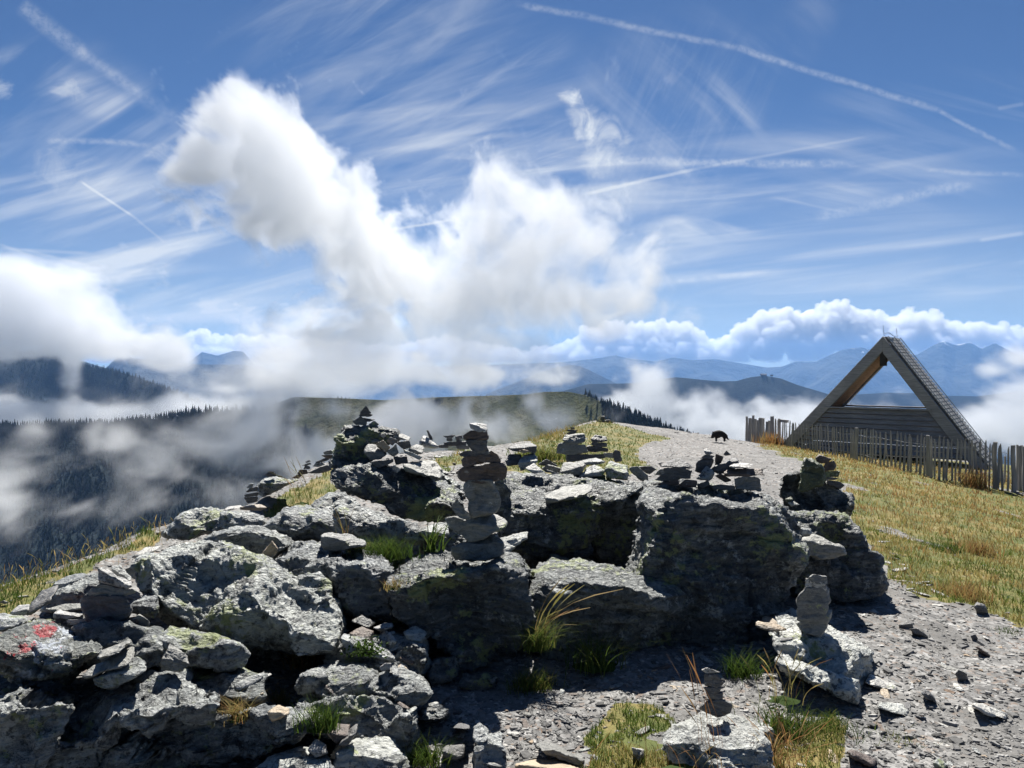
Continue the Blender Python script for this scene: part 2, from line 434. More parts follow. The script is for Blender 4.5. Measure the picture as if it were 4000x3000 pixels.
# ------------------------------------------------------------------ hills and mountains
def simple_mat(name, fn, rough=.95):
    m, t, b, o = new_mat(name); b.inputs['Roughness'].default_value = rough
    b.inputs['Specular IOR Level'].default_value = 0.1
    fn(t, b); return m
def f_forest(t, b):
    g = t.node('ShaderNodeNewGeometry').outputs['Position']
    a = t.node('ShaderNodeAttribute', attribute_name='meadow').outputs['Fac']
    nn = t.noise(g, .05, 6, .65); nb = t.noise(g, .012, 4, .55)
    f = t.ramp(nn, [(.3, (.006, .011, .016)), (.6, (.016, .027, .030)), (.8, (.034, .046, .042))])  # blue cast in the dark tones stands in for haze and skylight
    mm = t.ramp(t.add(t.mul(nn, .5), t.mul(nb, .5)), [(.36, (.035, .045, .022)), (.46, (.075, .085, .035)), (.6, (.14, .13, .065))])
    t.link(t.mix(a, f, mm), b.inputs['Base Color'])
    t.link(t.bump(t.noise(g, .12, 5, .7), 1.0, 8.0), b.inputs['Normal'])
M_forest = simple_mat('hillside', f_forest)
def f_blue(t, b):
    g = t.node('ShaderNodeNewGeometry')
    nn = t.noise(g.outputs['Position'], .0015, 8, .62); n3 = t.noise(g.outputs['Position'], .004, 5, .6)
    sp = t.node('ShaderNodeSeparateXYZ'); t.link(g.outputs['Position'], sp.inputs[0])
    base = t.ramp(nn, [(.35, (.015, .022, .022)), (.55, (.035, .04, .035)), (.75, (.07, .068, .06))])
    sn = t.mul(t.sstep(t.add(sp.outputs[2], t.mul(t.sub(n3, .5), 1900.0)), 640, 760), .9)
    t.link(t.mix(sn, base, (.75, .78, .8)), b.inputs['Base Color'])
    t.link(t.bump(nn, .8, 300.0), b.inputs['Normal'])
M_mount = simple_mat('mountain_rock', f_blue)
def ridge(name, pts, front, drop, mat, noise_amp, noise_scale, seed, back=None, ncol=260, nrow=70, meadow=None, rid=0.25, curve=1.0):
    """a hill: its ridge line in photo pixels with distances, slopes falling to both sides"""
    pts = np.array(pts, float)
    px = np.linspace(pts[0, 0], pts[-1, 0], ncol)
    py = np.interp(px, pts[:, 0], pts[:, 1]); d = np.interp(px, pts[:, 0], pts[:, 2])
    top = Pn(px, py, d)
    s = np.concatenate([np.linspace(-1, 0, nrow // 4, endpoint=False), np.linspace(0, 1, nrow - nrow // 4) ** 1.5])
    V = np.zeros((ncol, len(s), 3))
    for j, q in enumerate(s):
        k = 1 - q * front if q >= 0 else 1 - q * (back or front)
        h = top.copy(); h[:, 0] *= k; h[:, 1] *= k
        h[:, 2] -= drop * (abs(q) ** curve)
        V[:, j] = h
    V = V.reshape(-1, 3)
    q = np.repeat(np.abs(s)[None], ncol, 0).ravel()
    nz = fbm(V * noise_scale * np.array([1, 1, .3]), 6, seed, .52)
    rg = -np.abs(vnoise(V * noise_scale * .7 * np.array([1, .5, 0]), seed + 5))
    V[:, 2] += (nz + rg * .7) * noise_amp * ss(q, 0.0, .18) + nz * noise_amp * 0.03
    at = {}
    if meadow is not None:
        X, Y, _ = pix(V); at['meadow'] = meadow(X, Y, V)
    else: at['meadow'] = np.zeros(len(V))
    return tag(mesh_np(name, V, grid_faces(ncol, len(s)), mat, attrs=at), kind='structure')
RIDGE = [(-900, 1650, 1500), (-300, 1662, 1500), (0, 1662, 1500), (300, 1657, 1500), (440, 1654, 1480), (600, 1636, 1450), (750, 1616, 1420), (900, 1614, 1400), (1000, 1610, 1350), (1060, 1580, 1300), (1150, 1549, 1220), (1300, 1554, 1180), (1500, 1562, 1150), (1700, 1552, 1120), (1850, 1546, 1100), (2050, 1540, 1080), (2130, 1530, 1070), (2220, 1530, 1060), (2290, 1545, 1040), (2340, 1566, 1000), (2420, 1602, 950), (2550, 1656, 880), (2700, 1716, 800), (2850, 1790, 750), (3000, 1880, 700)]
def mead(X, Y, V):
    nn = fbm(V * .012, 4, 77)
    a = ss(X + nn * 160, 1020, 1180) * ss(X + nn * 120, 2400, 2300)
    return a * ss(nn, .42, .30)
hill = ridge('hill', RIDGE, .72, 420, M_forest, 60, .006, 11, back=.5, ncol=420, nrow=120, meadow=mead, curve=.9)
ridge('left_hill', [(-1500, 1330, 3600), (-200, 1352, 3600), (0, 1366, 3500), (110, 1372, 3500), (180, 1380, 3500), (240, 1393, 3450), (330, 1428, 3400), (480, 1456, 3300), (620, 1503, 3200), (770, 1566, 3100), (900, 1640, 3000), (1150, 1720, 3000)], .4, 700, M_forest, 130, .003, 12,
      meadow=lambda X, Y, V: ss(Y, 1400, 1370) * ss(X, 180, 60) * .8)
ridge('left_peak', [(-600, 1400, 7000), (-100, 1375, 7000), (60, 1360, 7000), (115, 1378, 7000), (160, 1362, 7000), (200, 1352, 7000), (255, 1390, 7000), (420, 1440, 7000)], .4, 1300, M_mount, 160, .0014, 13)
ridge('blue_hill', [(250, 1560, 9000), (380, 1470, 9000), (450, 1402, 9000), (482, 1380, 9000), (520, 1398, 9000), (570, 1402, 9000), (620, 1410, 9000), (780, 1424, 9000), (950, 1424, 9000), (1050, 1440, 9000), (1400, 1580, 9000)], .3, 1300, M_mount, 200, .0012, 14)
ridge('blue_peak', [(500, 1540, 15000), (700, 1440, 15000), (790, 1375, 15000), (850, 1390, 15000), (876, 1382, 15000), (912, 1371, 15000), (950, 1374, 15000), (990, 1420, 15000), (1300, 1540, 15000)], .25, 2200, M_mount, 300, .0007, 15)
def smead(X, Y, V):
    return ss(fbm(V * .0022, 4, 9), -.02, .12) * ss(X, 2860, 2960) * ss(Y, 1560, 1480)
ridge('station_hill', [(2150, 1540, 5200), (2300, 1500, 5200), (2480, 1496, 5200), (2640, 1474, 5100), (2700, 1479, 5000), (2820, 1490, 5000), (2876, 1488, 5000), (2930, 1473, 5000), (2988, 1467, 5000), (3050, 1478, 5000), (3111, 1503, 5000), (3223, 1537, 5000), (3400, 1605, 5000), (3600, 1660, 5000)], .3, 1000, M_forest, 210, .0022, 16, meadow=smead)
ridge('dark_ridge', [(3000, 1600, 6500), (3150, 1560, 6500), (3288, 1545, 6500), (3464, 1533, 6500), (3560, 1536, 6500), (3670, 1545, 6500), (3816, 1548, 6500), (3963, 1529, 6500), (4060, 1518, 6500), (4700, 1500, 6500)], .3, 1000, M_forest, 200, .0022, 17)
ridge('slope_mountain', [(1900, 1540, 10500), (2150, 1440, 10500), (2230, 1425, 10500), (2268, 1430, 10500), (2307, 1448, 10500), (2400, 1494, 10500), (2500, 1540, 10500)], .3, 1600, M_mount, 230, .0012, 18)
ridge('blue_mountains', [(1100, 1540, 17000), (1500, 1440, 17000), (2200, 1415, 17000), (2337, 1400, 17000), (2400, 1388, 17000), (2460, 1401, 17000), (2560, 1412, 17000), (2630, 1396, 17000), (2706, 1408, 17000), (2790, 1402, 17000), (2876, 1416, 17000), (2994, 1436, 17000), (3053, 1432, 16600), (3105, 1413, 16400), (3188, 1413, 16200), (3260, 1380, 16000), (3300, 1364, 16000), (3364, 1357, 16000), (3450, 1380, 16000), (3540, 1392, 16000), (3582, 1386, 16000), (3640, 1352, 16000), (3664, 1342, 16000), (3687, 1331, 16000), (3729, 1348, 16000), (3765, 1341, 16000), (3793, 1337, 16000), (3834, 1363, 16000), (3887, 1340, 16000), (3928, 1362, 16000), (4000, 1396, 16000), (4400, 1380, 16000), (5000, 1420, 16000)], .3, 2300, M_mount, 420, .0007, 19, ncol=420, nrow=90)
m_ = simple_mat('valley_ground', lambda t, b: t.link(t.ramp(t.noise(t.node('ShaderNodeNewGeometry').outputs['Position'], .002, 6, .6), [(.3, (.02, .03, .02)), (.7, (.07, .08, .05))]), b.inputs['Base Color']))
tag(mesh_np('valley', [(-24000, -1500, -760), (24000, -1500, -760), (24000, 20500, -760), (-24000, 20500, -760)], [(0, 1, 2, 3)], m_), kind='structure')
# ------------------------------------------------------------------ haze, mist and clouds
def box_mesh(name, lo, hi, mat):
    v = [(x, y, z) for x in (lo[0], hi[0]) for y in (lo[1], hi[1]) for z in (lo[2], hi[2])]
    f = [(0, 1, 3, 2), (4, 6, 7, 5), (0, 4, 5, 1), (2, 3, 7, 6), (0, 2, 6, 4), (1, 5, 7, 3)]
    return mesh_np(name, v, f, mat, smooth=False)
mh = bpy.data.materials.new('haze'); mh.use_nodes = True; mh.node_tree.nodes.clear()
t = NT(mh.node_tree); out = t.node('ShaderNodeOutputMaterial'); pv = t.node('ShaderNodeVolumePrincipled')
pv.inputs['Color'].default_value = (0.27, 0.52, 1.0, 1); pv.inputs['Density'].default_value = 3.4e-5; pv.inputs['Anisotropy'].default_value = 0.2
t.link(pv.outputs[0], out.inputs['Volume'])
tag(box_mesh('haze', (-25000, -2000, -2700), (25000, 21500, 760), mh), kind='stuff')

def cloud_mat(name, dens, aniso=0.35, col=(.985, .99, .995)):
    m = bpy.data.materials.new(name); m.use_nodes = True; m.node_tree.nodes.clear()
    t = NT(m.node_tree); out = t.node('ShaderNodeOutputMaterial'); pv = t.node('ShaderNodeVolumePrincipled')
    pv.inputs['Color'].default_value = tuple(col) + (1,); pv.inputs['Density'].default_value = dens
    pv.inputs['Anisotropy'].default_value = aniso
    pv.inputs['Density Attribute'].default_value = 'density'
    t.link(pv.outputs[0], out.inputs['Volume'])
    return m
def volume(name, lo, hi, res, fn, mat, step=2.0, label=None):
    """air filled with mist: a lattice of densities turned into a volume"""
    nx, ny, nz = res
    ax = [np.linspace(lo[i], hi[i], res[i]) for i in range(3)]
    X, Y, Z = np.meshgrid(*ax, indexing='ij')
    V = np.stack([X.ravel(), Y.ravel(), Z.ravel()], 1).astype(np.float32)
    dens = fn(V).astype(np.float32)
    # fade to nothing at the faces of the lattice
    ed = np.ones(res, np.float32)
    for a_ in range(3):
        i = np.arange(res[a_]); e = ss(np.minimum(i, res[a_] - 1 - i), 0, (6, 3, 9)[a_])
        sh = [1, 1, 1]; sh[a_] = -1; ed = ed * e.reshape(sh)
    dens = np.maximum(dens * ed.ravel(), 0)
    me = bpy.data.meshes.new(name); me.vertices.add(len(V)); me.vertices.foreach_set('co', V.ravel())
    at = me.attributes.new('dens', 'FLOAT', 'POINT'); at.data.foreach_set('value', dens)
    me.materials.append(mat)
    o = bpy.data.objects.new(name, me); COL.objects.link(o)
    g = bpy.data.node_groups.new(name + '_volume', 'GeometryNodeTree')
    g.interface.new_socket('Geometry', in_out='INPUT', socket_type='NodeSocketGeometry')
    g.interface.new_socket('Geometry', in_out='OUTPUT', socket_type='NodeSocketGeometry')
    N = g.nodes; L = g.links
    gi = N.new('NodeGroupInput'); go = N.new('NodeGroupOutput')
    vc = N.new('GeometryNodeVolumeCube')
    vc.inputs['Min'].default_value = lo; vc.inputs['Max'].default_value = hi
    vc.inputs['Resolution X'].default_value = nx; vc.inputs['Resolution Y'].default_value = ny; vc.inputs['Resolution Z'].default_value = nz
    pos = N.new('GeometryNodeInputPosition'); sp = N.new('ShaderNodeSeparateXYZ'); L.new(pos.outputs[0], sp.inputs[0])
    idx = None
    for a_ in range(3):
        mr = N.new('ShaderNodeMapRange'); L.new(sp.outputs[a_], mr.inputs['Value'])
        mr.inputs['From Min'].default_value = lo[a_]; mr.inputs['From Max'].default_value = hi[a_]
        mr.inputs['To Min'].default_value = 0; mr.inputs['To Max'].default_value = res[a_] - 1
        rd = N.new('ShaderNodeMath'); rd.operation = 'ROUND'; L.new(mr.outputs[0], rd.inputs[0])
        fi = N.new('FunctionNodeFloatToInt'); L.new(rd.outputs[0], fi.inputs[0])
        if idx is None: idx = fi.outputs[0]
        else:
            mu = N.new('FunctionNodeIntegerMath'); mu.operation = 'MULTIPLY_ADD'
            L.new(idx, mu.inputs[0]); mu.inputs[1].default_value = res[a_]; L.new(fi.outputs[0], mu.inputs[2])
            idx = mu.outputs[0]
    si = N.new('GeometryNodeSampleIndex'); si.data_type = 'FLOAT'; si.domain = 'POINT'
    na = N.new('GeometryNodeInputNamedAttribute'); na.data_type = 'FLOAT'; na.inputs['Name'].default_value = 'dens'
    L.new(gi.outputs[0], si.inputs['Geometry']); L.new(na.outputs[0], si.inputs['Value']); L.new(idx, si.inputs['Index'])
    L.new(si.outputs[0], vc.inputs['Density'])
    sm = N.new('GeometryNodeSetMaterial'); sm.inputs['Material'].default_value = mat
    L.new(vc.outputs[0], sm.inputs['Geometry']); L.new(sm.outputs[0], go.inputs[0])
    md = o.modifiers.new('volume', 'NODES'); md.node_group = g
    mat.cycles.volume_step_rate = step
    tag(o, kind='stuff')
    return o
def blobs(X, Y, lst):
    """smooth union of ellipses (cx, cy, rx, ry, strength[, rot]): about 1 inside, 0 on the outline, below 0 outside"""
    acc = np.zeros(len(X), np.float32); K = 7.0
    for bl in lst:
        cx, cy, rx, ry, k = bl[:5]; r = bl[5] if len(bl) > 5 else 0.0
        c, s = math.cos(r), math.sin(r)
        a = ((X - cx) * c + (Y - cy) * s) / rx; q = ((Y - cy) * c - (X - cx) * s) / ry
        f = 1.0 - np.sqrt(a * a + q * q) - (1 - k) * .55
        acc += np.exp(K * np.clip(f, -1.6, 1.0))
    return np.clip(np.log(acc + 1e-6) / K, -1.5, 1.0)
TOWER = [(913, 440, 105, 85, 1), (1000, 520, 140, 100, 1), (1140, 610, 100, 95, 1), (940, 620, 105, 90, .95), (1110, 730, 200, 130, 1), (1250, 810, 150, 110, 1),
         (1350, 885, 110, 90, 1), (1110, 850, 150, 90, .8), (1420, 975, 150, 95, 1), (1570, 1085, 200, 110, 1), (790, 670, 110, 55, .62), (710, 680, 60, 40, .4), (800, 600, 80, 60, .5),
         (1930, 690, 80, 110, .7), (2007, 740, 120, 95, .9), (2116, 820, 160, 120, 1), (2230, 860, 110, 140, .6), (1920, 920, 130, 110, .9), (2043, 990, 300, 180, 1), (2300, 960, 220, 140, .9), (2450, 1020, 170, 120, .8),
         (2540, 1070, 110, 110, .5), (2330, 1270, 200, 120, .7), (2230, 1400, 140, 100, .7), (2170, 1170, 400, 160, 1), (1800, 1180, 250, 140, 1), (2480, 1190, 190, 110, .6), (1953, 1338, 330, 190, 1), (2150, 1370, 150, 170, .8), (1808, 1410, 480, 120, 1), (1400, 1420, 380, 115, 1), (1050, 1480, 330, 80, .8), (2120, 1430, 150, 110, .85), (1560, 1320, 300, 140, .85), (1270, 1330, 160, 100, .45)]
def warp(V, amp, fr, seed):
    q = V * np.array([fr, fr * .3, fr])
    return V + np.stack([vnoise(q, seed), 0 * q[:, 0], vnoise(q + 31.7, seed + 1)], 1) * amp
def tower_d(V):
    X, Y, D = pix(V)
    low = ss(Y, 1150, 1450)                      # the foot of the tower dissolves into thin mist
    lobe = ss(X, 1750, 2050)
    W = warp(V, 20, .020, 81); W = warp(W, 7, .06, 85)
    nn = fbm(W * np.array([.019, .006, .019]), 7, 41, .68) * 3.2
    bil = fbm(W * np.array([.026, .012, .026]) + 7, 5, 43, .62, billow=True) * 2.4
    fi = fbm(W * np.array([.055, .016, .055]), 4, 47, .6) * 3.0
    m = blobs(X + nn * 26, Y + nn * 22, TOWER)
    yy = (V[:, 1] - 640) / 62.0 + vnoise(V * .010, 44) * .6
    s = m * 1.0 - 0.34 * yy * yy + .12 - bil * (1 - .6 * low) * .66 + nn * (.50 + .35 * low + .25 * lobe) + fi * (.20 + .06 * lobe)
    crisp = ss(X, 1700, 1450) * (1 - low)         # the leaning head is dense and sharp edged, the rest drifts apart
    dn = ss(s, 0.0, .50 - .2 * crisp + .8 * lobe + .5 * low) ** (1.2 + .5 * lobe) * (1 + .35 * crisp)
    return dn * (1 - .55 * low) * (1 - .6 * ss(Y, 1510, 1600))
volume('cloud', (-320, 560, -40), (170, 720, 262), (310, 52, 196), tower_d, cloud_mat('cloud_tower', 0.0170, -.08), 2.0)

# thin shreds of mist on the slopes in front of the hill
MIST = [(620, 1830, 520, 200, .42), (430, 1740, 220, 150, .40), (860, 1790, 280, 150, .7), (1050, 1690, 280, 130, 1), (1250, 1760, 280, 200, 1), (1480, 1680, 280, 160, 1), (1700, 1660, 240, 130, 1), (1920, 1670, 220, 130, 1), (1330, 1600, 340, 75, 1), (1020, 1590, 240, 75, .9),
        (2200, 1640, 200, 80, .62), (1680, 1605, 350, 75, .95), (2080, 1580, 140, 70, .6), (2400, 1630, 90, 70, .5), (40, 2030, 190, 300, .34), (360, 1990, 340, 130, .30), (160, 1690, 170, 90, .35), (740, 1950, 320, 130, .38), (1000, 1900, 240, 150, .62)]
def mist_d(V):
    X, Y, D = pix(V)
    W = warp(V, 26, .018, 83); W = warp(W, 8, .06, 86)
    nn = fbm(W * np.array([.024, .006, .020]), 6, 51, .62) * 3.2
    fi = fbm(W * np.array([.060, .012, .045]), 4, 53, .6) * 3
    m = blobs(X + nn * 30, Y + nn * 20, MIST)
    yy = (V[:, 1] - 560) / 66.0 + vnoise(V * .010, 54) * .8
    s = m * .8 - .25 * yy * yy + nn * (.98 - .25 * ss(X, 900, 1200)) + fi * .34 - .06
    return ss(s, 0.0, 1.5) ** 1.25 * (.8 + 1.3 * ss(X, 850, 1150))
volume('mist', (-420, 460, -165), (160, 660, 40), (300, 46, 106), mist_d, cloud_mat('slope_mist', 0.0200, .05), 2.0)

# fog bank lying in the valley behind the wooded ridge
BANK = [(-100, 1180, 300, 190, 1), (60, 1080, 90, 90, .85), (120, 1150, 160, 120, 1), (230, 1240, 150, 110, 1), (320, 1300, 150, 80, 1), (420, 1345, 150, 55, .9), (-40, 1300, 160, 60, .7), (560, 1335, 120, 45, .7), (285, 1410, 48, 130, .75), (0, 1610, 260, 60, 1), (640, 1420, 120, 40, .6), (700, 1390, 80, 70, .8), (450, 1615, 450, 45, 1), (850, 1590, 320, 60, 1), (1010, 1440, 100, 90, .8), (1080, 1410, 190, 110, .8), (880, 1510, 110, 40, .7), (1200, 1470, 280, 100, .85), (1550, 1450, 350, 80, .8), (1850, 1460, 350, 70, .8), (2150, 1470, 150, 50, .6),
        (2540, 1500, 100, 90, .95), (2650, 1570, 240, 80, 1), (2800, 1640, 340, 80, 1), (3000, 1660, 400, 80, 1), (2480, 1440, 50, 50, .5), (2420, 1580, 120, 60, .6), (3150, 1620, 120, 60, .6), (3300, 1700, 400, 60, 1), (2760, 1730, 300, 60, 1), (3150, 1740, 500, 60, 1),
        (3850, 1660, 240, 80, 1), (3960, 1610, 150, 70, 1), (4100, 1560, 170, 90, 1), (3760, 1700, 200, 60, 1), (4100, 1700, 300, 110, .9), (3970, 1720, 120, 30, .4), (3880, 1450, 100, 40, .2), (3990, 1400, 80, 50, .3)]
def bank_d(V):
    X, Y, D = pix(V)
    W = warp(V, 60, .0065, 87); W = warp(W, 22, .02, 88)
    nn = fbm(W * np.array([.0062, .0016, .0066]), 7, 61, .68) * 3.2
    bil = fbm(W * np.array([.0075, .0035, .0075]), 5, 63, .60, billow=True) * 2.4
    fi = fbm(W * np.array([.018, .005, .018]), 4, 65, .6) * 3.0
    m = blobs(X + nn * 26, Y + nn * 22, BANK)
    yy = (V[:, 1] - 2200) / 210.0 + vnoise(V * .003, 66) * .6
    crisp = ss(Y, 1440, 1380) * ss(X, 760, 640)          # the heaped cloud at the far left is dense and sharp edged
    s = m * 1.0 - .32 * yy * yy + .14 + nn * .66 - bil * (.42 + .30 * crisp) + fi * .20
    return ss(s, .0, .95 - .5 * crisp) ** (1.5 - .5 * crisp) * (1 + .6 * crisp)
volume('fog_bank', (-1900, 1920, -260), (1900, 2480, 330), (540, 44, 138), bank_d, cloud_mat('valley_fog', 0.0058, -.2, (.955, .965, .98)), 2.0)

# heaped clouds standing over the far mountains, beyond the haze
def s2(l, ox=0): return [(ox + a / 1.106, b_ / 1.106) for a, b_ in l]
PROF = np.array([(-400, 1330), (200, 1340)] + s2([(440, 1500), (520, 1460), (620, 1445), (700, 1450), (760, 1480), (820, 1436), (880, 1425), (940, 1445), (1000, 1458), (1050, 1450), (1150, 1465), (1190, 1440), (1230, 1446), (1300, 1466), (1350, 1454), (1390, 1482), (1500, 1475), (1620, 1490), (1800, 1480), (1900, 1446), (1990, 1466), (2120, 1500)])
    + s2([(180, 1500), (300, 1432), (400, 1400), (480, 1390), (560, 1400), (640, 1388), (700, 1405), (740, 1390), (800, 1416), (860, 1458), (920, 1476), (960, 1405), (1040, 1352), (1110, 1340), (1190, 1320), (1260, 1355), (1330, 1346), (1370, 1291), (1420, 1306), (1490, 1356), (1560, 1340), (1600, 1376), (1680, 1346), (1730, 1324), (1790, 1346), (1860, 1346), (1885, 1390), (1960, 1396), (2040, 1388), (2120, 1408), (2300, 1412), (2600, 1440)], 2000))
def far_puffs():
    """(x, y, distance, radius) of the puffs: big bellies, heads along the outline, small knobs on the heads"""
    r_ = np.random.RandomState(7); S = []
    x = 350.0
    while x < 4250:
        top = np.interp(x, PROF[:, 0], PROF[:, 1]); big_ = 1.0 if x > 2150 else .62
        for lv in range(7):
            r = r_.uniform(15, 44) * big_; y = top + r + lv * r_.uniform(14, 30) * big_ + r_.uniform(-8, 16)
            if y > 1430: continue
            S.append((x + r_.uniform(-16, 16), y, 23250 + r_.uniform(-200, 200) - lv * 170, r))
        x += r_.uniform(15, 30) * big_
    for (x, y, d, r) in list(S):
        for _k in range(5):
            a = r_.uniform(-math.pi * 1.05, .05 * math.pi); e = r_.uniform(-1, 1); q = r * r_.uniform(.36, .6)
            S.append((x + math.cos(a) * r * .85, y + math.sin(a) * r * .85, d - e * r * 4.5, q))
    return S
def far_d(V):
    lo, hi, res = FAR_BOX
    st = [(hi[i] - lo[i]) / (res[i] - 1) for i in range(3)]
    G = np.full(res, -1.0, np.float32)
    nz = (fbm(V * np.array([.0055, .004, .0055]), 4, 73, .6) * .8).reshape(res)
    A = V.reshape(tuple(res) + (3,))
    for (x, y, d, r) in far_puffs():
        c = np.array(P(x, y, d)); w_ = r / F * d
        i0 = [max(0, int((c[i] - w_ * 1.5 - lo[i]) / st[i])) for i in range(3)]; i1 = [min(res[i], int((c[i] + w_ * 1.5 - lo[i]) / st[i]) + 2) for i in range(3)]
        if min(i1[i] - i0[i] for i in range(3)) < 1: continue
        sl = tuple(slice(i0[i], i1[i]) for i in range(3))
        dd = np.sqrt((((A[sl] - c) / np.array([1, 1.2, 1])) ** 2).sum(-1)) / w_
        G[sl] = np.maximum(G[sl], 1 - dd)
    X, Y, D = pix(V)
    return ss((G + nz * .45).ravel(), 0, .22) * ss(Y, 1475, 1415)
FAR_BOX = ((-13000, 22000, 200), (17200, 23600, 2700), (1200, 24, 104))
volume('cloud', *FAR_BOX, far_d, cloud_mat('far_cloud', 0.0060, -.15, (.985, .99, 1)), 2.0)
# ------------------------------------------------------------------ rock materials
def rock_mat(name, dark, mid, pale, lichen=.5, crust=.5, scale=1.0, fol=1.0, bumpk=1.0, paint=False):
    m, t, b, out = new_mat(name)
    g = t.node('ShaderNodeNewGeometry').outputs['Position']
    warp = t.noise(g, 3.0, 3, .5, out=1)
    mv = t.node('ShaderNodeVectorMath', operation='MULTIPLY_ADD'); t.link(warp, mv.inputs[0]); mv.inputs[1].default_value = (.18, .18, .18); t.link(g, mv.inputs[2])
    gw = mv.outputs[0]
    st = t.noise(t.mapping(gw, rot=(R(14), R(-22), 0), scale=(2.2, 2.2, 15)), 3.0 * scale, 6, .62)
    big = t.noise(gw, 1.7 * scale, 5, .6)
    fine = t.noise(g, 60 * scale, 5, .7)
    mid_ = t.noise(g, 13 * scale, 6, .68)
    f = t.add(t.add(t.mul(st, .55 * fol), t.mul(big, .25)), t.mul(fine, .20))
    c = t.ramp(f, [(.30, dark), (.50, mid), (.70, pale)])
    oi = t.node('ShaderNodeObjectInfo').outputs['Random']
    c = t.mix(1.0, c, t.ramp(oi, [(0, (.78, .78, .80)), (.5, (1, .98, .95)), (1, (1.2, 1.18, 1.12))]), 'MULTIPLY')
    if crust > 0:
        k1 = t.add(t.mul(t.noise(gw, 6.0 * scale, 4, .6), .45), t.mul(mid_, .55))
        cr = t.sstep(k1, .60 - .12 * crust, .66 - .10 * crust)
        cr = t.mul(cr, t.sstep(t.noise(g, 45 * scale, 4, .7), .36, .58))
        c = t.mix(t.mul(cr, .85), c, t.mix(fine, (.38, .40, .38), (.62, .64, .61)))
    bk = t.m('MAXIMUM', t.sstep(t.noise(g, 24 * scale, 5, .7), .54, .62), t.sstep(t.add(t.mul(t.noise(gw, 4.2 * scale, 5, .65), .7), t.mul(fine, .3)), .545, .60))
    c = t.mix(t.mul(bk, .8 if crust > .15 else .35), c, (.026, .029, .032))
    if lichen > 0:
        k2 = t.add(t.mul(t.noise(gw, 2.6 * scale, 3, .55), .62), t.mul(t.noise(g, 21 * scale, 5, .7), .38))
        li = t.sstep(k2, .62 - .18 * lichen, .66 - .16 * lichen)
        c = t.mix(t.mul(li, .9), c, t.mix(fine, (.16, .19, .08), (.40, .44, .20)))
        k3 = t.voro(gw, 26 * scale)
        dots = t.mul(t.sstep(k3, .30, .22), t.sstep(t.noise(g, 6, 3), .5, .6))
        c = t.mix(t.mul(dots, .6 * min(1, lichen * 1.5)), c, (.40, .42, .22))
    if paint:
        for an, pc in (('white_paint', (.46, .50, .56)), ('red_paint', (.40, .018, .03))):
            a = t.node('ShaderNodeAttribute', attribute_name=an).outputs['Fac']
            wear = t.sstep(t.add(a, t.mul(t.sub(t.noise(g, 30, 6, .75), .5), 3.2)), .42, .58)
            c = t.mix(t.mul(wear, .92), c, pc)
    t.link(c, b.inputs['Base Color'])
    b.inputs['Roughness'].default_value = .52
    b.inputs['Specular IOR Level'].default_value = .5
    pits = t.voro(g, 38 * scale)
    h = t.add(t.add(t.mul(st, 1.0 * fol), t.mul(mid_, 1.2)), t.add(t.mul(fine, .45), t.mul(pits, .35)))
    t.link(t.bump(h, min(1, 1.0 * bumpk), .05 * bumpk), b.inputs['Normal'])
    return m
ROCKM = {
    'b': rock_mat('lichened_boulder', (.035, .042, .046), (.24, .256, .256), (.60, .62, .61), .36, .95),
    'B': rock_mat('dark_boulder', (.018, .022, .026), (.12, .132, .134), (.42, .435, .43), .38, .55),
    'w': rock_mat('pale_schist', (.15, .16, .16), (.42, .435, .42), (.66, .67, .65), .22, .75, bumpk=.9),
    'W': rock_mat('bright_lichened_schist', (.05, .058, .06), (.32, .34, .335), (.66, .69, .67), .42, 1.0),
    'P': rock_mat('painted_rock', (.045, .05, .05), (.12, .13, .125), (.30, .31, .30), .5, .9, paint=True),
    'g': rock_mat('grey_stone', (.09, .09, .085), (.17, .17, .158), (.27, .27, .25), .05, .12, 2.2, 1.2, .5),
    'k': rock_mat('dark_stone', (.035, .035, .037), (.08, .079, .08), (.16, .155, .15), .0, .06, 2.2, 1.2, .5),
    'r': rock_mat('brown_stone', (.040, .030, .026), (.085, .062, .050), (.16, .12, .095), .0, .05, 2.2, 1.3, .5),
    'p': rock_mat('pale_stone', (.20, .20, .19), (.34, .335, .32), (.50, .49, .46), .05, .2, 2.0, 1.2, .5),
    't': rock_mat('tan_stone', (.22, .165, .11), (.34, .27, .19), (.46, .40, .31), .0, .15, 2.0, 1.0, .5),
    'l': rock_mat('green_stone', (.045, .055, .03), (.085, .10, .05), (.16, .18, .09), .35, .1, 2.0, .8, .5),
}
LOOK = {'W': 'bright lichened', 'b': 'grey lichened', 'B': 'dark lichened', 'w': 'pale streaky', 'g': 'grey', 'k': 'dark grey', 'r': 'brown', 'p': 'pale', 't': 'tan', 'l': 'green lichened', 'P': 'painted'}

def ico(sub):
    bm = bmesh.new(); bmesh.ops.create_icosphere(bm, subdivisions=sub, radius=1.0)
    v = np.array([x.co[:] for x in bm.verts], np.float32); f = np.array([[x.index for x in q.verts] for q in bm.faces], np.int32)
    bm.free(); return v, f
ICO = {s: ico(s) for s in (1, 2, 3, 4, 5, 6, 7)}
REG = {'A': (0, 1900, 1.508), 'B': (1100, 1500, 2.011), 'C': (1200, 2100, 1.843), 'D': (1900, 1550, 2.011), 'E': (2000, 2100, 1.843), 'G': (2900, 2000, 1.659),
       'H': (2700, 1250, 1.7015), 'I': (600, 1600, 2.765), 'J': (0, 2200, 2.765), 'K': (2900, 1700, 3.687), 'X': (0, 0, 1.0)}

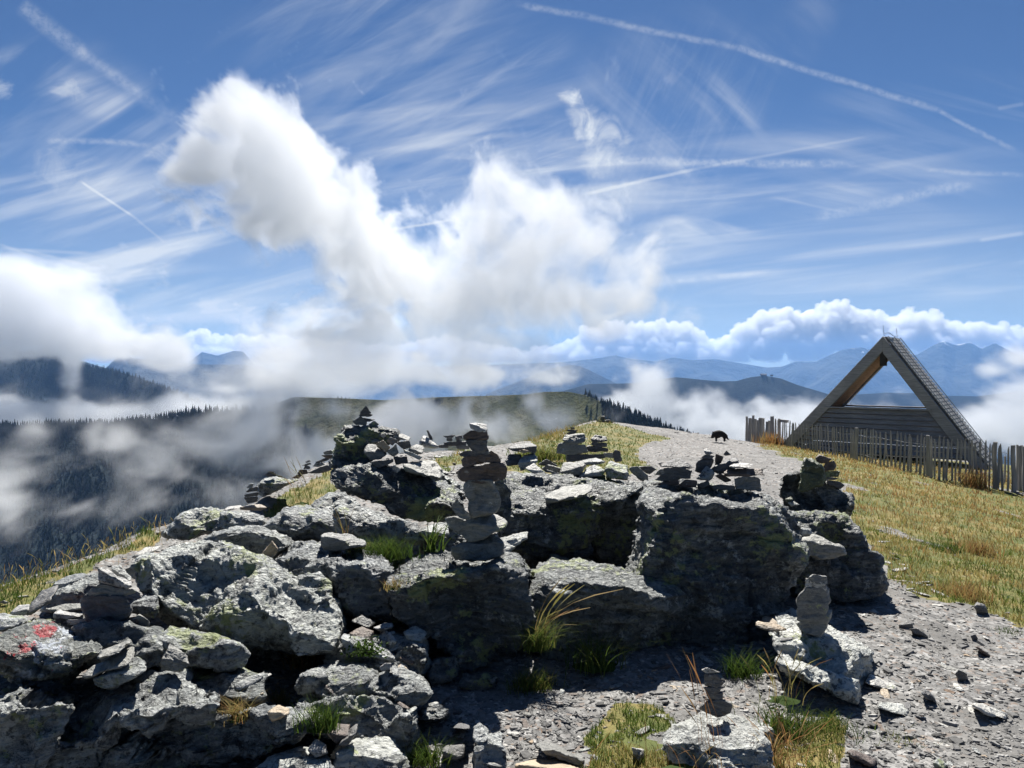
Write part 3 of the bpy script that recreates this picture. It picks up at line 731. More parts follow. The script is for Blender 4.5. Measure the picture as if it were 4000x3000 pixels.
def hull_planes(pts, c):
    bm = bmesh.new()
    for p in pts: bm.verts.new(p - c)
    res = bmesh.ops.convex_hull(bm, input=bm.verts)
    pl = set()
    for f in bm.faces:
        f.normal_update(); nrm = f.normal; o = nrm.dot(f.verts[0].co)
        if f.calc_area() > 1e-9 and o > 1e-5: pl.add((round(nrm.x, 3), round(nrm.y, 3), round(nrm.z, 3), round(o, 5)))
    bm.free()
    pl = np.array(sorted(pl)); return pl[:, :3], pl[:, 3]
def vnormals(V, Fc):
    fn = np.cross(V[Fc[:, 1]] - V[Fc[:, 0]], V[Fc[:, 2]] - V[Fc[:, 0]])
    N = np.zeros_like(V)
    for i in range(3): 
        for a in range(3): N[:, a] += np.bincount(Fc[:, i], fn[:, a], len(V))
    return N / np.maximum(np.linalg.norm(N, axis=1, keepdims=True), 1e-12)
def rock_geo(reg, pts, d, T, seed, sub, sharp=26, chisel=6, amp=1.0, bed=None, rough=1.0):
    ox, oy, sc_ = REG[reg]
    q = np.array([(ox + p[0] / sc_, oy + p[1] / sc_, p[2] if len(p) > 2 else 0.0) for p in pts], float)
    cx, cy = q[:, 0].mean(), q[:, 1].mean()
    wpx = np.ptp(q[:, 0]); hpx = np.ptp(q[:, 1])
    if T is None: T = min(wpx, 1.6 * hpx) / F * d * .85
    front = Pn(q[:, 0], q[:, 1], d + q[:, 2])
    mid_ = Pn(cx + (q[:, 0] - cx) * 1.0, cy + (q[:, 1] - cy) * 1.0, d + np.maximum(q[:, 2], 0) + T * .35)
    back = Pn(cx + (q[:, 0] - cx) * .72, cy + (q[:, 1] - cy) * .72, d + max(0, q[:, 2].max()) + T)
    al = np.concatenate([front, mid_, back])
    c = (al.max(0) + al.min(0)) / 2 * .5 + al.mean(0) * .5
    N, O = hull_planes([Vector(p) for p in al], Vector(c))
    bv, bf = ICO[sub]
    cov = np.cov((al - c).T); ev, em = np.linalg.eigh(cov)
    L = em * np.sqrt(np.maximum(ev, ev.max() * .02)) @ em.T
    dr = bv @ L.T; dr = dr / np.linalg.norm(dr, axis=1, keepdims=True)
    k = np.maximum(dr @ N.T, 0) / O
    mx = k.max(1, keepdims=True)
    r = 1 / (mx[:, 0] * ((k / mx) ** sharp).sum(1) ** (1 / sharp))
    # keep the size the softened corners would take away
    r *= 1.0 + .5 / sharp
    V = dr * r[:, None]
    rng = np.random.RandomState(seed)
    s = (wpx * hpx) ** .5 / F * d
    s = max(s, .02)
    for i in range(chisel):
        nn = rng.normal(size=3); nn /= np.linalg.norm(nn)
        o = (V @ nn).max() * rng.uniform(.90, .98)
        ex = np.maximum(V @ nn - o, 0); V = V - ex[:, None] * nn * .92
    if sub >= 4:
        # many small flakes knocked off: local flat facets with crisp edges
        V = V + vnormals(V, bf) * (fbm(V / s * 1.7 + seed, 3, seed, .5) * .10 * amp * s)[:, None]
        Nn = vnormals(V, bf)
        for i in range(22 if sub == 4 else 46 if sub == 5 else 80 if sub == 6 else 110):
            if i % 20 == 0: Nn = vnormals(V, bf)
            j = rng.randint(len(V)); nn = Nn[j] + rng.normal(size=3) * .17; nn /= np.linalg.norm(nn)
            rad = s * rng.uniform(.12, .42); dpt = min(rad * rng.uniform(.06, .17), .05 * s) * amp
            dd_ = np.sqrt(np.einsum('ij,ij->i', V - V[j], V - V[j])) / rad
            near = dd_ < 1
            P_ = V[near]; ex = np.clip((P_ - V[j]) @ nn + dpt, 0, dpt * 2.2) * ss(dd_[near], 1.0, .8)
            V[near] = P_ - ex[:, None] * nn * .95
    Nn = vnormals(V, bf)
    W = V / s + seed * 3.7
    if bed is None: bed = np.array([rng.uniform(-.35, .35), rng.uniform(-.5, .1), 1.0])
    bed = np.asarray(bed, float); bed /= np.linalg.norm(bed)
    t1 = np.cross(bed, [0, 1, 0.1]); t1 /= np.linalg.norm(t1); t2 = np.cross(bed, t1)
    hb = W @ bed; a1 = W @ t1; a2 = W @ t2
    hb2 = hb + .12 * vnoise(W * 1.1, seed + 3)
    lay = vnoise(np.stack([hb2 * 7.0, a1 * .55, a2 * .55], 1), seed + 4)
    lay2 = vnoise(np.stack([hb2 * 17.0, a1 * 1.3, a2 * 1.3], 1), seed + 6)
    lay = np.sign(lay) * np.abs(lay) ** .55
    edge = 1 - np.abs(Nn @ bed)          # ledges show on faces cut across the layers
    blk = vnoise(np.stack([hb2 * 2.0, a1 * 1.6, a2 * 1.6], 1), seed + 8)
    blk = np.round(blk * 3) / 3 * .6 + blk * .4
    dsp = fbm(W * 2.2, 5, seed + 1, .55) * (.055 if sub >= 4 else .13) + blk * .05 + (lay * .044 + lay2 * .024) * (.3 + .7 * edge)
    dsp = dsp * amp
    fl = fbm(np.stack([V @ t1 * 9.0, V @ t2 * 9.0, V @ bed * 30.0], 1) + seed, 4, seed + 2, .62) * 2.2
    fl = np.floor(fl * 2.5) / 2.5 * .6 + fl * .4          # scaly flakes of schist
    fine = (fl * .021 + fbm(V * 30.0 + seed, 4, seed + 9, .6) * .016) * rough * min(1.0, s * 2.2)
    crk = 0.0
    for i in range(4 if sub >= 6 else 2 if sub == 5 else 0):          # cracks: two along the bedding, the rest across it
        pn = bed + rng.normal(size=3) * .12 if i % 2 == 0 else np.cross(bed, rng.normal(size=3)); pn = pn / np.linalg.norm(pn)
        dq = V @ pn - (V @ pn).max() * rng.uniform(-.55, .6) + .05 * s * vnoise(W * 1.6, seed + 20 + i) + .012 * s * vnoise(W * 7, seed + 30 + i)
        part = ss(vnoise(W * .9 + 9 * i, seed + 40 + i), -.25, .1)
        crk = crk - np.exp(-(dq / (.011 * s + .004)) ** 2) * .035 * s * part
    V = V + Nn * (dsp * s + fine + crk)[:, None]
    return V * (1.055 if sub >= 6 else 1.07) + c, bf
def origin_mesh(name, V, Fc, mat, attrs=None, smooth=True):
    lo, hi = V.min(0), V.max(0)
    o_ = np.array([(lo[0] + hi[0]) / 2, (lo[1] + hi[1]) / 2, lo[2]])
    o = mesh_np(name, V - o_, Fc, mat, smooth=smooth, attrs=attrs); o.location = o_
    return o
_seed = [100]
NROCK = [0]
def rock(name, label, cat, hulls, mat='b', sub=5, group=None, sharp=26, chisel=5, amp=1.0, bed=None, rough=1.0, attrf=None):
    """hulls: list of (region, depth, thickness, [(x, y[, extra depth]) ...])"""
    vs, fs, n0 = [], [], 0
    for reg, d, T, pts in hulls:
        if group == 'loose stones on the ground' and reg in 'GE' and d < 6:
            ox, oy, sc_ = REG[reg]; lowp = max(pts, key=lambda p: p[1])
            d = gd(ox + sum(p[0] for p in pts) / len(pts) / sc_, oy + lowp[1] / sc_) - .01
        _seed[0] += 7
        V, Fc = rock_geo(reg, pts, d, T, _seed[0], sub, sharp, chisel, amp, bed, rough)
        vs.append(V); fs.append(Fc + n0); n0 += len(V)
    V = np.concatenate(vs); at = attrf(V) if attrf else None
    o = origin_mesh(name, V, np.concatenate(fs), ROCKM[mat], attrs=at)
    NROCK[0] += 1
    return tag(o, label, cat, group)

ORD = ['topmost', 'second', 'third', 'fourth', 'fifth', 'sixth', 'seventh', 'eighth', 'ninth', 'tenth', 'eleventh', 'twelfth', 'thirteenth', 'fourteenth', 'fifteenth', 'sixteenth']
def nth(i, n_, top):
    if i == 0: return 'topmost' if top else 'leftmost'
    if i == n_ - 1: return 'lowest' if top else 'rightmost'
    return ORD[i] + (' from top' if top else ' from left')
def stones(where, group, reg, d, items, top=True, sub=4, amp=.75, T=None):
    """a cairn or a row of loose stones, every stone a thing of its own; items: (material, shape word, points[, d])"""
    n_ = len(items)
    for i, it in enumerate(items):
        mat, word, pts = it[:3]; dd = d + (it[3] if len(it) > 3 else 0)
        xs = [p[0] for p in pts]; ys = [p[1] for p in pts]
        flat = (max(xs) - min(xs)) > 2.0 * (max(ys) - min(ys))
        rock('cairn_stone' if top else 'stone', '%s %s, %s %s' % (LOOK[mat], word, nth(i, n_, top), where), 'stone', [(reg, dd, T, pts)], mat, sub, group,
             sharp=40, chisel=5, amp=amp * (.6 if flat else .8), rough=.5)

# ------------------------------------------------------------------ the boulders
C_ = 'boulders of the cairn outcrop'
def big(label, hulls, mat='b', sub=6, dk=None, **k):
    dk = dk or (.55 if mat in 'bB' else 1.0)          # how far the crown leans back
    hulls = [(r_, d_, T_h, [(p[0], p[1], (p[2] if len(p) > 2 else 0.0) * dk) for p in pts]) for r_, d_, T_h, pts in hulls]
    rock('boulder', label, 'boulder', hulls, mat, sub, C_, **k)
big('square dark boulder carrying the tall cairn in the middle', [('C', 4.1, .75, [(600, 330, .05), (660, 230, .35), (830, 170, .5), (1040, 130, .6), (1380, 140, .6), (1480, 125, .6), (1560, 180, .45), (1590, 260, .2), (1615, 480), (1640, 560), (1600, 720), (1570, 800), (1450, 890), (1440, 950), (1100, 965), (1060, 830), (880, 690), (640, 560), (600, 440), (700, 340, -.02), (1050, 250, -.05), (1390, 215, -.02), (1520, 310, -.03), (1300, 600, -.1)])], 'B', 7, dk=1, amp=.6)
big('long grey boulder between the slanted boulder and the tall cairn', [('C', 4.4, .6, [(-260, 200), (-180, 100, .3), (-60, 40, .45), (60, 35, .5), (110, 80, .5), (240, 100, .4), (190, 400), (40, 250), (-200, 170), (0, 150, .02), (180, 150, .05)]), ('C', 4.3, .6, [(180, 120, .35), (380, 95, .5), (480, 105, .45), (560, 170, .3), (620, 235, .1), (600, 340), (590, 560), (330, 530), (190, 400), (140, 250, .1), (300, 190, .08), (440, 210, 0), (470, 290, -.06)])], 'b', dk=.9, amp=.9)
big('huge slanted slab boulder with bright right face and lichened front', [('A', 3.85, .7, [(740, 500, .10), (900, 395, .14), (1170, 300, .18), (1230, 332, .35), (1340, 345, .5), (1500, 440, .55), (1690, 500, .5), (1880, 530, .45), (1940, 590, .38), (1950, 700, .3), (2010, 800, .2), (2000, 930, -.05), (1900, 1000, -.1), (1700, 1060, -.15), (1450, 1010, -.1), (1420, 900, -.1), (1000, 830, -.02), (900, 780), (780, 640, .02), (720, 540, .08), (1190, 322, .16), (1330, 450, .06), (1470, 590, -.03), (1610, 770, -.16), (1800, 900, -.2)]), ('A', 4.0, .35, [(1760, 530, .15), (1880, 507, .2), (1950, 570, .15), (1955, 650, .05), (1860, 690), (1780, 630, .05)])], 'W', 7, dk=1, amp=.6, rough=.7, bed=(.55, -.35, .75))
def paint_attr(V):
    X, Y, D = pix(V); jx = (X - 0) * 2.765; jy = (Y - 2200) * 2.765
    n_ = fbm(V * 14, 4, 3) * 130
    red = np.maximum.reduce([ss(np.hypot((jx + n_ - 500) / 170, (jy + n_ * .6 - 735) / 85), 1.1, .5), .62 * ss(np.hypot((jx + n_ - 260) / 190, (jy + n_ - 900) / 110), 1.1, .3), .5 * ss(np.hypot((jx + n_ - 110) / 110, (jy - 990) / 90), 1.1, .3)])
    wh = np.maximum.reduce([ss(np.hypot((jx + n_ - 730) / 140, (jy + n_ - 730) / 70), 1.1, .4) * .8, .62 * ss(np.hypot((jx + n_ - 560) / 250, (jy + n_ - 880) / 130), 1.1, .3), .8 * ss(np.hypot((jx + n_ - 260) / 100, (jy - 1200) / 70), 1.1, .3), .5 * ss(np.hypot((jx + n_ - 430) / 160, (jy + n_ - 1020) / 100), 1.1, .3)])
    return {'red_paint': red, 'white_paint': wh}
big('rock with worn red and white paint waymark at the left edge', [('A', 3.15, .5, [(-90, 930), (80, 850, .25), (210, 785, .5), (340, 810, .5), (420, 850, .4), (520, 930, .25), (585, 960, .12), (560, 1020), (490, 1085), (400, 1140), (200, 1135), (110, 1130), (30, 1070), (-90, 1040), (200, 960, .06), (380, 980, .03)])], 'P', amp=.85, attrf=paint_attr)
big('rough dark boulder in the bottom left corner below the painted rock', [('A', 2.85, .5, [(-140, 1250), (40, 1205, .2), (160, 1150, .4), (260, 1165, .4), (360, 1220, .3), (430, 1260, .2), (400, 1330, .05), (330, 1500), (200, 1690), (-140, 1720), (100, 1350, -.05)])], 'b', amp=1.1)
big('broad lichened slab boulder stretching along the bottom left', [('A', 2.85, .6, [(380, 1350, .1), (560, 1225, .35), (700, 1180, .4), (820, 1135, .5), (960, 1095, .55), (1120, 1100, .55), (1240, 1205, .4), (1310, 1250, .3), (1300, 1290, .1), (1100, 1360), (800, 1460), (620, 1570), (450, 1690), (250, 1690), (200, 1600), (330, 1450), (640, 1300, .06), (880, 1280, .08), (1150, 1275, .12)])], 'b', amp=1.15)
big('low ridged boulder at the bottom with bright upper side', [('A', 2.9, .5, [(600, 1650), (850, 1450, .1), (1100, 1380, .2), (1300, 1335, .35), (1480, 1300, .45), (1600, 1290, .5), (1720, 1300, .45), (1870, 1310, .3), (1830, 1410, .1), (1730, 1510, .02), (1500, 1620), (1200, 1720), (650, 1720), (1250, 1500, .05), (1500, 1440, .08)])], 'b', amp=1.1)
big('pale rounded rock at the bottom edge beside the reddish shard', [('C', 2.95, .4, [(160, 1590), (210, 1500, .12), (380, 1430, .3), (550, 1410, .35), (640, 1470, .3), (690, 1540, .15), (720, 1659), (700, 1760), (160, 1760), (400, 1560, 0)])], 'w', 5)
big('flat pale rock at the bottom edge under the small white stone', [('A', 2.85, .4, [(1530, 1650), (1700, 1555, .2), (1830, 1540, .25), (1940, 1600, .1), (1950, 1720), (1500, 1720)])], 'w', 5)
big('layered boulder below the rubble left of the middle', [('C', 3.4, .5, [(-70, 1010), (0, 955, .2), (200, 915, .4), (390, 920, .4), (500, 990, .3), (500, 1170), (250, 1150), (60, 1150), (-70, 1090), (150, 1030, 0), (380, 1020, .02)]), ('C', 3.38, .45, [(460, 1000, .2), (640, 950, .3), (780, 985, .28), (870, 1050, .12), (905, 1130), (850, 1195), (500, 1180), (450, 1100)])], 'b', amp=1.1)
big('dark craggy boulder standing in the lower middle beside the gravel hollow', [('C', 3.2, .5, [(-40, 1190, .1), (300, 1200, .12), (560, 1120, .3), (640, 1160, .25), (760, 1230, .12), (772, 1400), (765, 1560), (700, 1610), (520, 1440, 0), (350, 1410), (200, 1340), (0, 1360), (560, 1250, .0)])], 'b', amp=1.1)
big('humped pale rock in front of the slanted slab boulder', [('A', 3.45, .4, [(820, 970), (940, 890, .1), (1010, 820, .3), (1100, 840, .3), (1250, 880, .22), (1400, 905, .12), (1415, 965), (1440, 1040), (1380, 1075), (1150, 1085), (960, 1085), (880, 1020), (1050, 900, .1), (1250, 945, .05)])], 'b', 5, amp=1.1)
big('dark rock with pale tip at the left end of the rear row', [('I', 5.6, .6, [(120, 1330), (220, 1275), (320, 1115, .2), (450, 1075, .3), (600, 1065, .3), (740, 1095, .3), (760, 1120, .2), (740, 1250), (680, 1330), (350, 1400), (220, 1395), (130, 1345), (500, 1180, .05)])], 'b', 5)
big('blocky grey rock under the little dark stack at the left drop', [('I', 5.5, .5, [(745, 1115, .15), (870, 1100, .25), (1100, 1120, .25), (1190, 1150, .1), (1205, 1250), (1000, 1290), (740, 1275)])], 'b', 5)
big('low lichened boulder right behind the slanted slab boulder', [('I', 4.9, .6, [(560, 1380), (680, 1305, .2), (980, 1275, .35), (1160, 1272, .35), (1290, 1345, .2), (1490, 1435, .05), (1450, 1490), (1300, 1530), (1150, 1640), (900, 1510), (600, 1490), (1000, 1370, 0)])], 'b', 5)
big('domed grey boulder below the grassy patch at the left', [('I', 5.3, .7, [(1180, 1275), (1400, 1115, .2), (1640, 1042, .4), (1900, 1062, .4), (2030, 1130, .3), (2065, 1260), (2020, 1370), (1800, 1430), (1500, 1440), (1290, 1310), (1600, 1150, 0)])], 'b', 5, amp=.9)
big('wavy low boulder behind the green grass tuft', [('B', 5.0, .5, [(430, 990, .1), (560, 950, .3), (700, 1000, .3), (830, 1030, .2), (910, 1085, .12), (1000, 1095, .1), (1100, 1150), (1112, 1220), (1050, 1250), (800, 1230), (500, 1200), (420, 1110)])], 'b', 5, amp=1.1)
big('rocks heaped between the domed boulder and the tilted boulder', [('B', 5.5, .5, [(240, 950, .2), (350, 880, .35), (470, 860, .4), (560, 900, .3), (600, 960, .1), (520, 1000), (300, 980)])], 'b', 5, amp=1.2)
big('long tilted boulder below the rough stone pile', [('B', 6.1, .8, [(400, 770), (440, 650, .2), (600, 600, .3), (700, 625, .35), (960, 690, .5), (1240, 760, .5), (1420, 860, .35), (1440, 930, .2), (1400, 1000), (1290, 1060), (1060, 1060), (700, 940), (590, 880), (560, 810), (450, 800), (640, 690, .1), (850, 735, .16), (1240, 815, .18)])], 'B', amp=.8, bed=(-.3, -.3, .9))
big('tall dark block crowned by the highest small cairn at the left', [('B', 6.6, .7, [(430, 450), (510, 322, .3), (700, 342, .4), (880, 352, .4), (945, 385, .3), (920, 420, .1), (700, 490), (690, 600), (560, 600), (420, 600), (440, 500)]), ('B', 6.5, .7, [(385, 620, .1), (420, 550, .2), (560, 540, .2), (690, 570, .2), (690, 640), (540, 660), (400, 660)])], 'B', 6, amp=.9)
big('dark lower block with sunlit ledge left of the overhanging boulder', [('E', 4.30, .8, [(100, 300, .1), (105, 268, .3), (170, 205, .45), (290, 120, .8), (450, 142, .75), (620, 192, .6), (900, 258, .32), (905, 335, .05), (1090, 330, .2), (1310, 430, .3), (1300, 640, .3), (1100, 880, .25), (600, 960, .1), (200, 900, .1), (108, 560), (310, 300, .04), (600, 312, .0), (870, 350, -.02)])], 'B', dk=.9, amp=.6)
big('biggest dark overhanging boulder right of the middle', [('X', 4.6, .9, [(2480, 1990, .3), (2530, 1905, .6), (2660, 1897, .7), (2880, 1925, .75), (2990, 1942, .7), (3070, 1997, .5), (3110, 2080, .3), (3157, 2165, .2), (3150, 2205, .15), (3060, 2350, .12), (2960, 2485, .1), (2890, 2595, .1), (2800, 2620, .05), (2500, 2570, .1), (2430, 2400, .05), (2430, 2250, .02), (2475, 2130, .1), (2560, 1955, .2), (2700, 1945, .2), (2880, 1965, .17), (3020, 2040, .12), (2750, 2090, .02), (2950, 2250, -.06), (2700, 2280, -.06)])], 'B', 7, dk=1, amp=.5)
big('broad flat topped boulder behind the tall cairn', [('D', 5.3, .9, [(75, 690, .5), (150, 625, .9), (600, 622, 1.15), (1090, 652, 1.15), (1262, 672, 1.05), (1262, 722, .8), (1160, 860, .6), (1000, 1000, .5), (900, 1115, .42), (640, 1230, .2), (400, 1285, .1), (200, 1255, .12), (100, 1240, .14), (180, 830, .16), (340, 885, .13), (480, 870, .15), (660, 845, .26), (870, 765, .5), (1060, 735, .66), (480, 1060, .06)])], 'B', 7, dk=1, amp=.55)
big('dark upright block behind the right side of the tall cairn', [('B', 5.55, .3, [(1690, 745, .05), (1760, 752, .05), (1792, 830), (1775, 1085), (1680, 1085), (1660, 900)])], 'B', 5)
big('wide dark block under the green standing stone', [('K', 6.5, .8, [(575, 655, .1), (850, 535, .3), (1190, 690, .4), (1420, 780, .4), (1530, 832, .35), (1590, 925, .2), (1592, 1150), (1480, 1172), (1160, 1105), (740, 1095), (660, 1025), (670, 820), (580, 690), (1100, 850, .05)])], 'B', amp=.9)
big('sloping dark boulder below the green standing stone', [('X', 5.6, .8, [(3085, 2010, .5), (3200, 2003, .55), (3310, 2015, .5), (3340, 2045, .35), (3345, 2092, .25), (3390, 2160, .2), (3440, 2200, .1), (3456, 2260), (3440, 2312), (3390, 2336), (3240, 2332), (3090, 2315, .1), (3080, 2200, .2), (3120, 2100, .2), (3250, 2180, 0)])], 'B', amp=.65)
big('bright slab boulder under the upright stone beside the path', [('G', 3.85, .5, [(205, 820, .2), (180, 725, .4), (300, 642, .75), (360, 640, .8), (560, 752, .65), (850, 912, .22), (835, 960, .15), (800, 1130, .12), (760, 1140, .05), (700, 1070, .05), (530, 1010, .12), (240, 910, .12)]), ('G', 3.7, .4, [(225, 965, .12), (300, 942, .28), (520, 1030, .32), (740, 1100, .12), (737, 1290, .02), (600, 1265), (430, 1180), (350, 1140)])], 'w', amp=.5, bed=(-.2, -.25, .95))
big('lichened slab boulder carrying the small dark cairn at the bottom', [('E', 2.95, .45, [(1080, 1445, .1), (1170, 1362, .32), (1390, 1268, .55), (1560, 1268, .55), (1870, 1372, .25), (1880, 1450, .1), (1860, 1660), (1400, 1680), (1150, 1600), (1100, 1500, .02), (1330, 1555, 0), (1500, 1492, .02), (1720, 1475, .06)])], 'w', 6, amp=.75)
big('dark flat slab half in shade in the gravel hollow', [('E', 3.85, .35, [(680, 1215), (740, 1120, .25), (920, 1100, .3), (1090, 1110, .25), (1105, 1180), (1085, 1250), (960, 1235), (860, 1268), (740, 1255)])], 'w', 5, amp=.6)
big('thin pale slab lying at the edge of the boulder shade', [('E', 3.85, .3, [(430, 1195), (470, 1157, .2), (700, 1160, .2), (695, 1222), (500, 1232)])], 'w', 5, amp=.5)
big('lichened sloping rock behind the left stacked stones', [('J', 4.3, .5, [(470, 515), (560, 365, .1), (780, 215, .3), (1000, 135, .4), (1075, 145, .4), (1060, 260, .1), (930, 320), (880, 420), (700, 480)])], 'b', 5)
big('brownish blocky rock right of the left stacked stones', [('J', 3.75, .3, [(1370, 480), (1560, 355, .15), (1690, 362, .15), (1702, 480), (1665, 585), (1400, 535)])], 'b', 5)
big('pale boulder at the left edge beside the grass', [('J', 3.6, .35, [(-40, 570, .1), (60, 547, .2), (240, 582, .12), (288, 630), (200, 695), (-40, 740)])], 'w', 5)
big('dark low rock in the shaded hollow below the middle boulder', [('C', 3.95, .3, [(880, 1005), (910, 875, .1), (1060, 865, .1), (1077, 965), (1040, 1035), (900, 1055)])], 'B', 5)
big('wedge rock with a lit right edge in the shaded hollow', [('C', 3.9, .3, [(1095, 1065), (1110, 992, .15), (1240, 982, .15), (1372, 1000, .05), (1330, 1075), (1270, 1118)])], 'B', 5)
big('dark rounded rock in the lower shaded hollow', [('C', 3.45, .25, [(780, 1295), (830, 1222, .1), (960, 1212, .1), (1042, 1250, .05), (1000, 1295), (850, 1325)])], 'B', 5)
big('cream split block standing at the bottom edge of the gravel', [('C', 3.1, .25, [(1200, 1455), (1200, 1365, .05), (1240, 1342, .1), (1300, 1392, .1), (1290, 1455), (1240, 1505)]), ('C', 3.05, .25, [(1210, 1545), (1250, 1452, .1), (1390, 1397, .15), (1420, 1500, .05), (1432, 1625), (1390, 1720), (1220, 1720)])], 'w', 5)
big('rough rock shelf covered in shards left of the middle boulder', [('C', 3.75, .45, [(180, 900, .1), (230, 760, .3), (380, 700, .45), (640, 690, .5), (860, 720, .4), (880, 830, .15), (850, 980), (600, 960), (400, 960), (560, 830, .1)])], 'b', 6, amp=1.2)
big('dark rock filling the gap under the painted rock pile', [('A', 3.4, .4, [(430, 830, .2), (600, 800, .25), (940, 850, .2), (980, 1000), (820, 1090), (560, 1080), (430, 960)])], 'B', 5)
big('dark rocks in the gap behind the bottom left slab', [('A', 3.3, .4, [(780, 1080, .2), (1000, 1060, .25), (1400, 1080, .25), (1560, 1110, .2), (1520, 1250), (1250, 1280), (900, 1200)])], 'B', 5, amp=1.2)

big('dark low boulder filling the gap left of the tall cairn', [('B', 5.15, .6, [(1090, 1190, .15), (1180, 1120, .3), (1330, 1090, .4), (1440, 1100, .3), (1440, 1300), (1300, 1340), (1100, 1330)])], 'b', 6, amp=.9)
big('added dark block standing in for crevice shade between the two great boulders', [('D', 6.0, .6, [(880, 900, .1), (1000, 800, .2), (1180, 780, .3), (1240, 900, .1), (1200, 1250), (900, 1280), (820, 1100)])], 'B', 5, amp=.7)  # block added to make the open crevice read as dark shade
big('flat dark ledge under the rear stones beside the path', [('B', 6.9, .8, [(900, 700, .2), (1000, 640, .5), (1230, 690, .6), (1420, 800, .5), (1430, 900, .2), (1200, 860), (960, 800)])], 'b', 6, amp=.8)

# ------------------------------------------------------------------ cairns and loose stones
T_ = 'of the tall cairn'
stones(T_, 'stones of the tall cairn', 'B', 4.38, [
    ('p', 'white topped block', [(1480, 312), (1520, 303, .05), (1612, 320, .05), (1607, 372), (1540, 377), (1490, 350)]),
    ('r', 'flat stone', [(1433, 402), (1490, 367), (1612, 375), (1627, 422), (1600, 442), (1440, 432)]),
    ('k', 'blocky stone', [(1450, 447), (1470, 438), (1612, 445), (1622, 522), (1500, 527)]),
    ('k', 'thin slab', [(1380, 548), (1440, 525), (1600, 522), (1642, 530), (1600, 562), (1420, 572)]),
    ('r', 'left hand block', [(1418, 592), (1440, 568), (1592, 558), (1602, 622), (1430, 652)]),
    ('r', 'right hand block', [(1600, 547), (1650, 525), (1702, 560), (1722, 612), (1600, 622)]),
    ('r', 'broad dark slab', [(1376, 692), (1420, 655), (1740, 613), (1762, 680), (1757, 742), (1560, 777), (1400, 757)]),
    ('g', 'tall upright block', [(1430, 772), (1650, 760), (1712, 920), (1692, 992), (1560, 1052), (1490, 1032), (1440, 850)]),
    ('g', 'small leaning stone', [(1342, 952), (1380, 905), (1492, 1042), (1480, 1060), (1400, 1057), (1350, 992)], -.1),
    ('g', 'wide pointed stone', [(1298, 1062), (1400, 1050, .05), (1480, 1058, .05), (1640, 1012, .12), (1700, 1028, .12), (1752, 1092, .05), (1742, 1132), (1550, 1217), (1470, 1242), (1400, 1182), (1330, 1132)]),
    ('g', 'thick base stone', [(1338, 1282), (1420, 1237, .05), (1560, 1212, .08), (1700, 1167, .1), (1732, 1250), (1732, 1332), (1600, 1384), (1420, 1377), (1350, 1342)])], sub=5)
stones('of the tall block cairn', 'stones of the cairn on the tall block', 'B', 6.8, [
    ('k', 'pyramid stone', [(620, 222), (663, 170), (702, 228), (640, 237)]), ('k', 'thin flat stone', [(605, 252), (620, 226), (716, 240), (690, 260)]),
    ('k', 'thin dark slab', [(650, 267), (737, 280), (690, 297), (660, 292)]), ('g', 'rounded left stone', [(558, 292), (620, 255), (672, 290), (662, 322), (590, 324)]), ('g', 'rounded right stone', [(688, 312), (730, 290), (764, 316), (740, 337), (690, 332)])])
stones('in the rough pile on the tilted boulder', 'stones piled on the tilted boulder', 'B', 6.45, [
    ('g', 'rounded stone', [(648, 532), (680, 470, .1), (740, 480, .1), (822, 545), (780, 592), (700, 602)]), ('g', 'flat stone', [(672, 442), (700, 408, .1), (777, 410, .1), (770, 452), (690, 482)], .2),
    ('k', 'low wedge', [(700, 612), (870, 590), (882, 610), (770, 662), (720, 642)], -.1), ('t', 'tilted stone', [(740, 470), (800, 440), (852, 500), (820, 542)]), ('p', 'small round stone', [(775, 402), (800, 388), (817, 410), (800, 427)], .2),
    ('g', 'angular block', [(828, 532), (900, 470), (917, 542), (880, 572)], -.02), ('g', 'small block', [(828, 452), (850, 415), (912, 440), (870, 482)], .1), ('k', 'dark block', [(880, 572), (980, 570), (992, 622), (900, 632)]),
    ('g', 'upper slab', [(898, 405), (950, 390, .1), (1012, 420, .1), (1000, 442), (900, 432)], .25), ('k', 'squared block', [(898, 457), (1000, 445), (1012, 490), (960, 512), (920, 482)], .1),
    ('w', 'sunlit thin slab', [(958, 512), (1100, 572), (1080, 592), (970, 547)], -.02), ('g', 'squat block', [(1008, 502), (1060, 475, .1), (1117, 490, .1), (1112, 542), (1060, 557), (1000, 532)], .1)], top=False)
stones('on the tilted boulder below the pile', 'stones piled on the tilted boulder', 'B', 6.3, [('p', 'small pale stone', [(858, 652), (890, 630), (937, 672), (900, 697)]), ('g', 'drum shaped flat stone', [(966, 642), (1000, 622, .12), (1200, 600, .3), (1252, 680, .15), (1247, 747), (1100, 717), (980, 682)])], top=False, sub=5)
stones('on the far edge behind the cairn', 'stones on the far edge', 'B', 9.2, [
    ('p', 'humped stone', [(1083, 465), (1120, 400, .1), (1160, 430, .1), (1237, 492), (1200, 507), (1100, 492)]), ('k', 'upright pointed shard', [(1138, 367), (1150, 363), (1192, 435), (1165, 432)], .1),
    ('k', 'small block', [(1238, 478), (1300, 475), (1312, 502), (1240, 502)]), ('k', 'flat slab', [(1272, 407), (1362, 400), (1340, 422), (1290, 422)]), ('k', 'narrow neck stone', [(1295, 425), (1342, 425), (1337, 447), (1300, 447)]), ('k', 'wide slab', [(1278, 458), (1452, 450), (1440, 482), (1290, 487)]),
    ('k', 'little capstone', [(1365, 412), (1412, 403), (1422, 428), (1370, 437)]), ('k', 'little neck stone', [(1372, 437), (1412, 435), (1410, 455), (1375, 455)]), ('g', 'low slab', [(1368, 482), (1472, 480), (1472, 512), (1380, 512)])], top=False, sub=3)
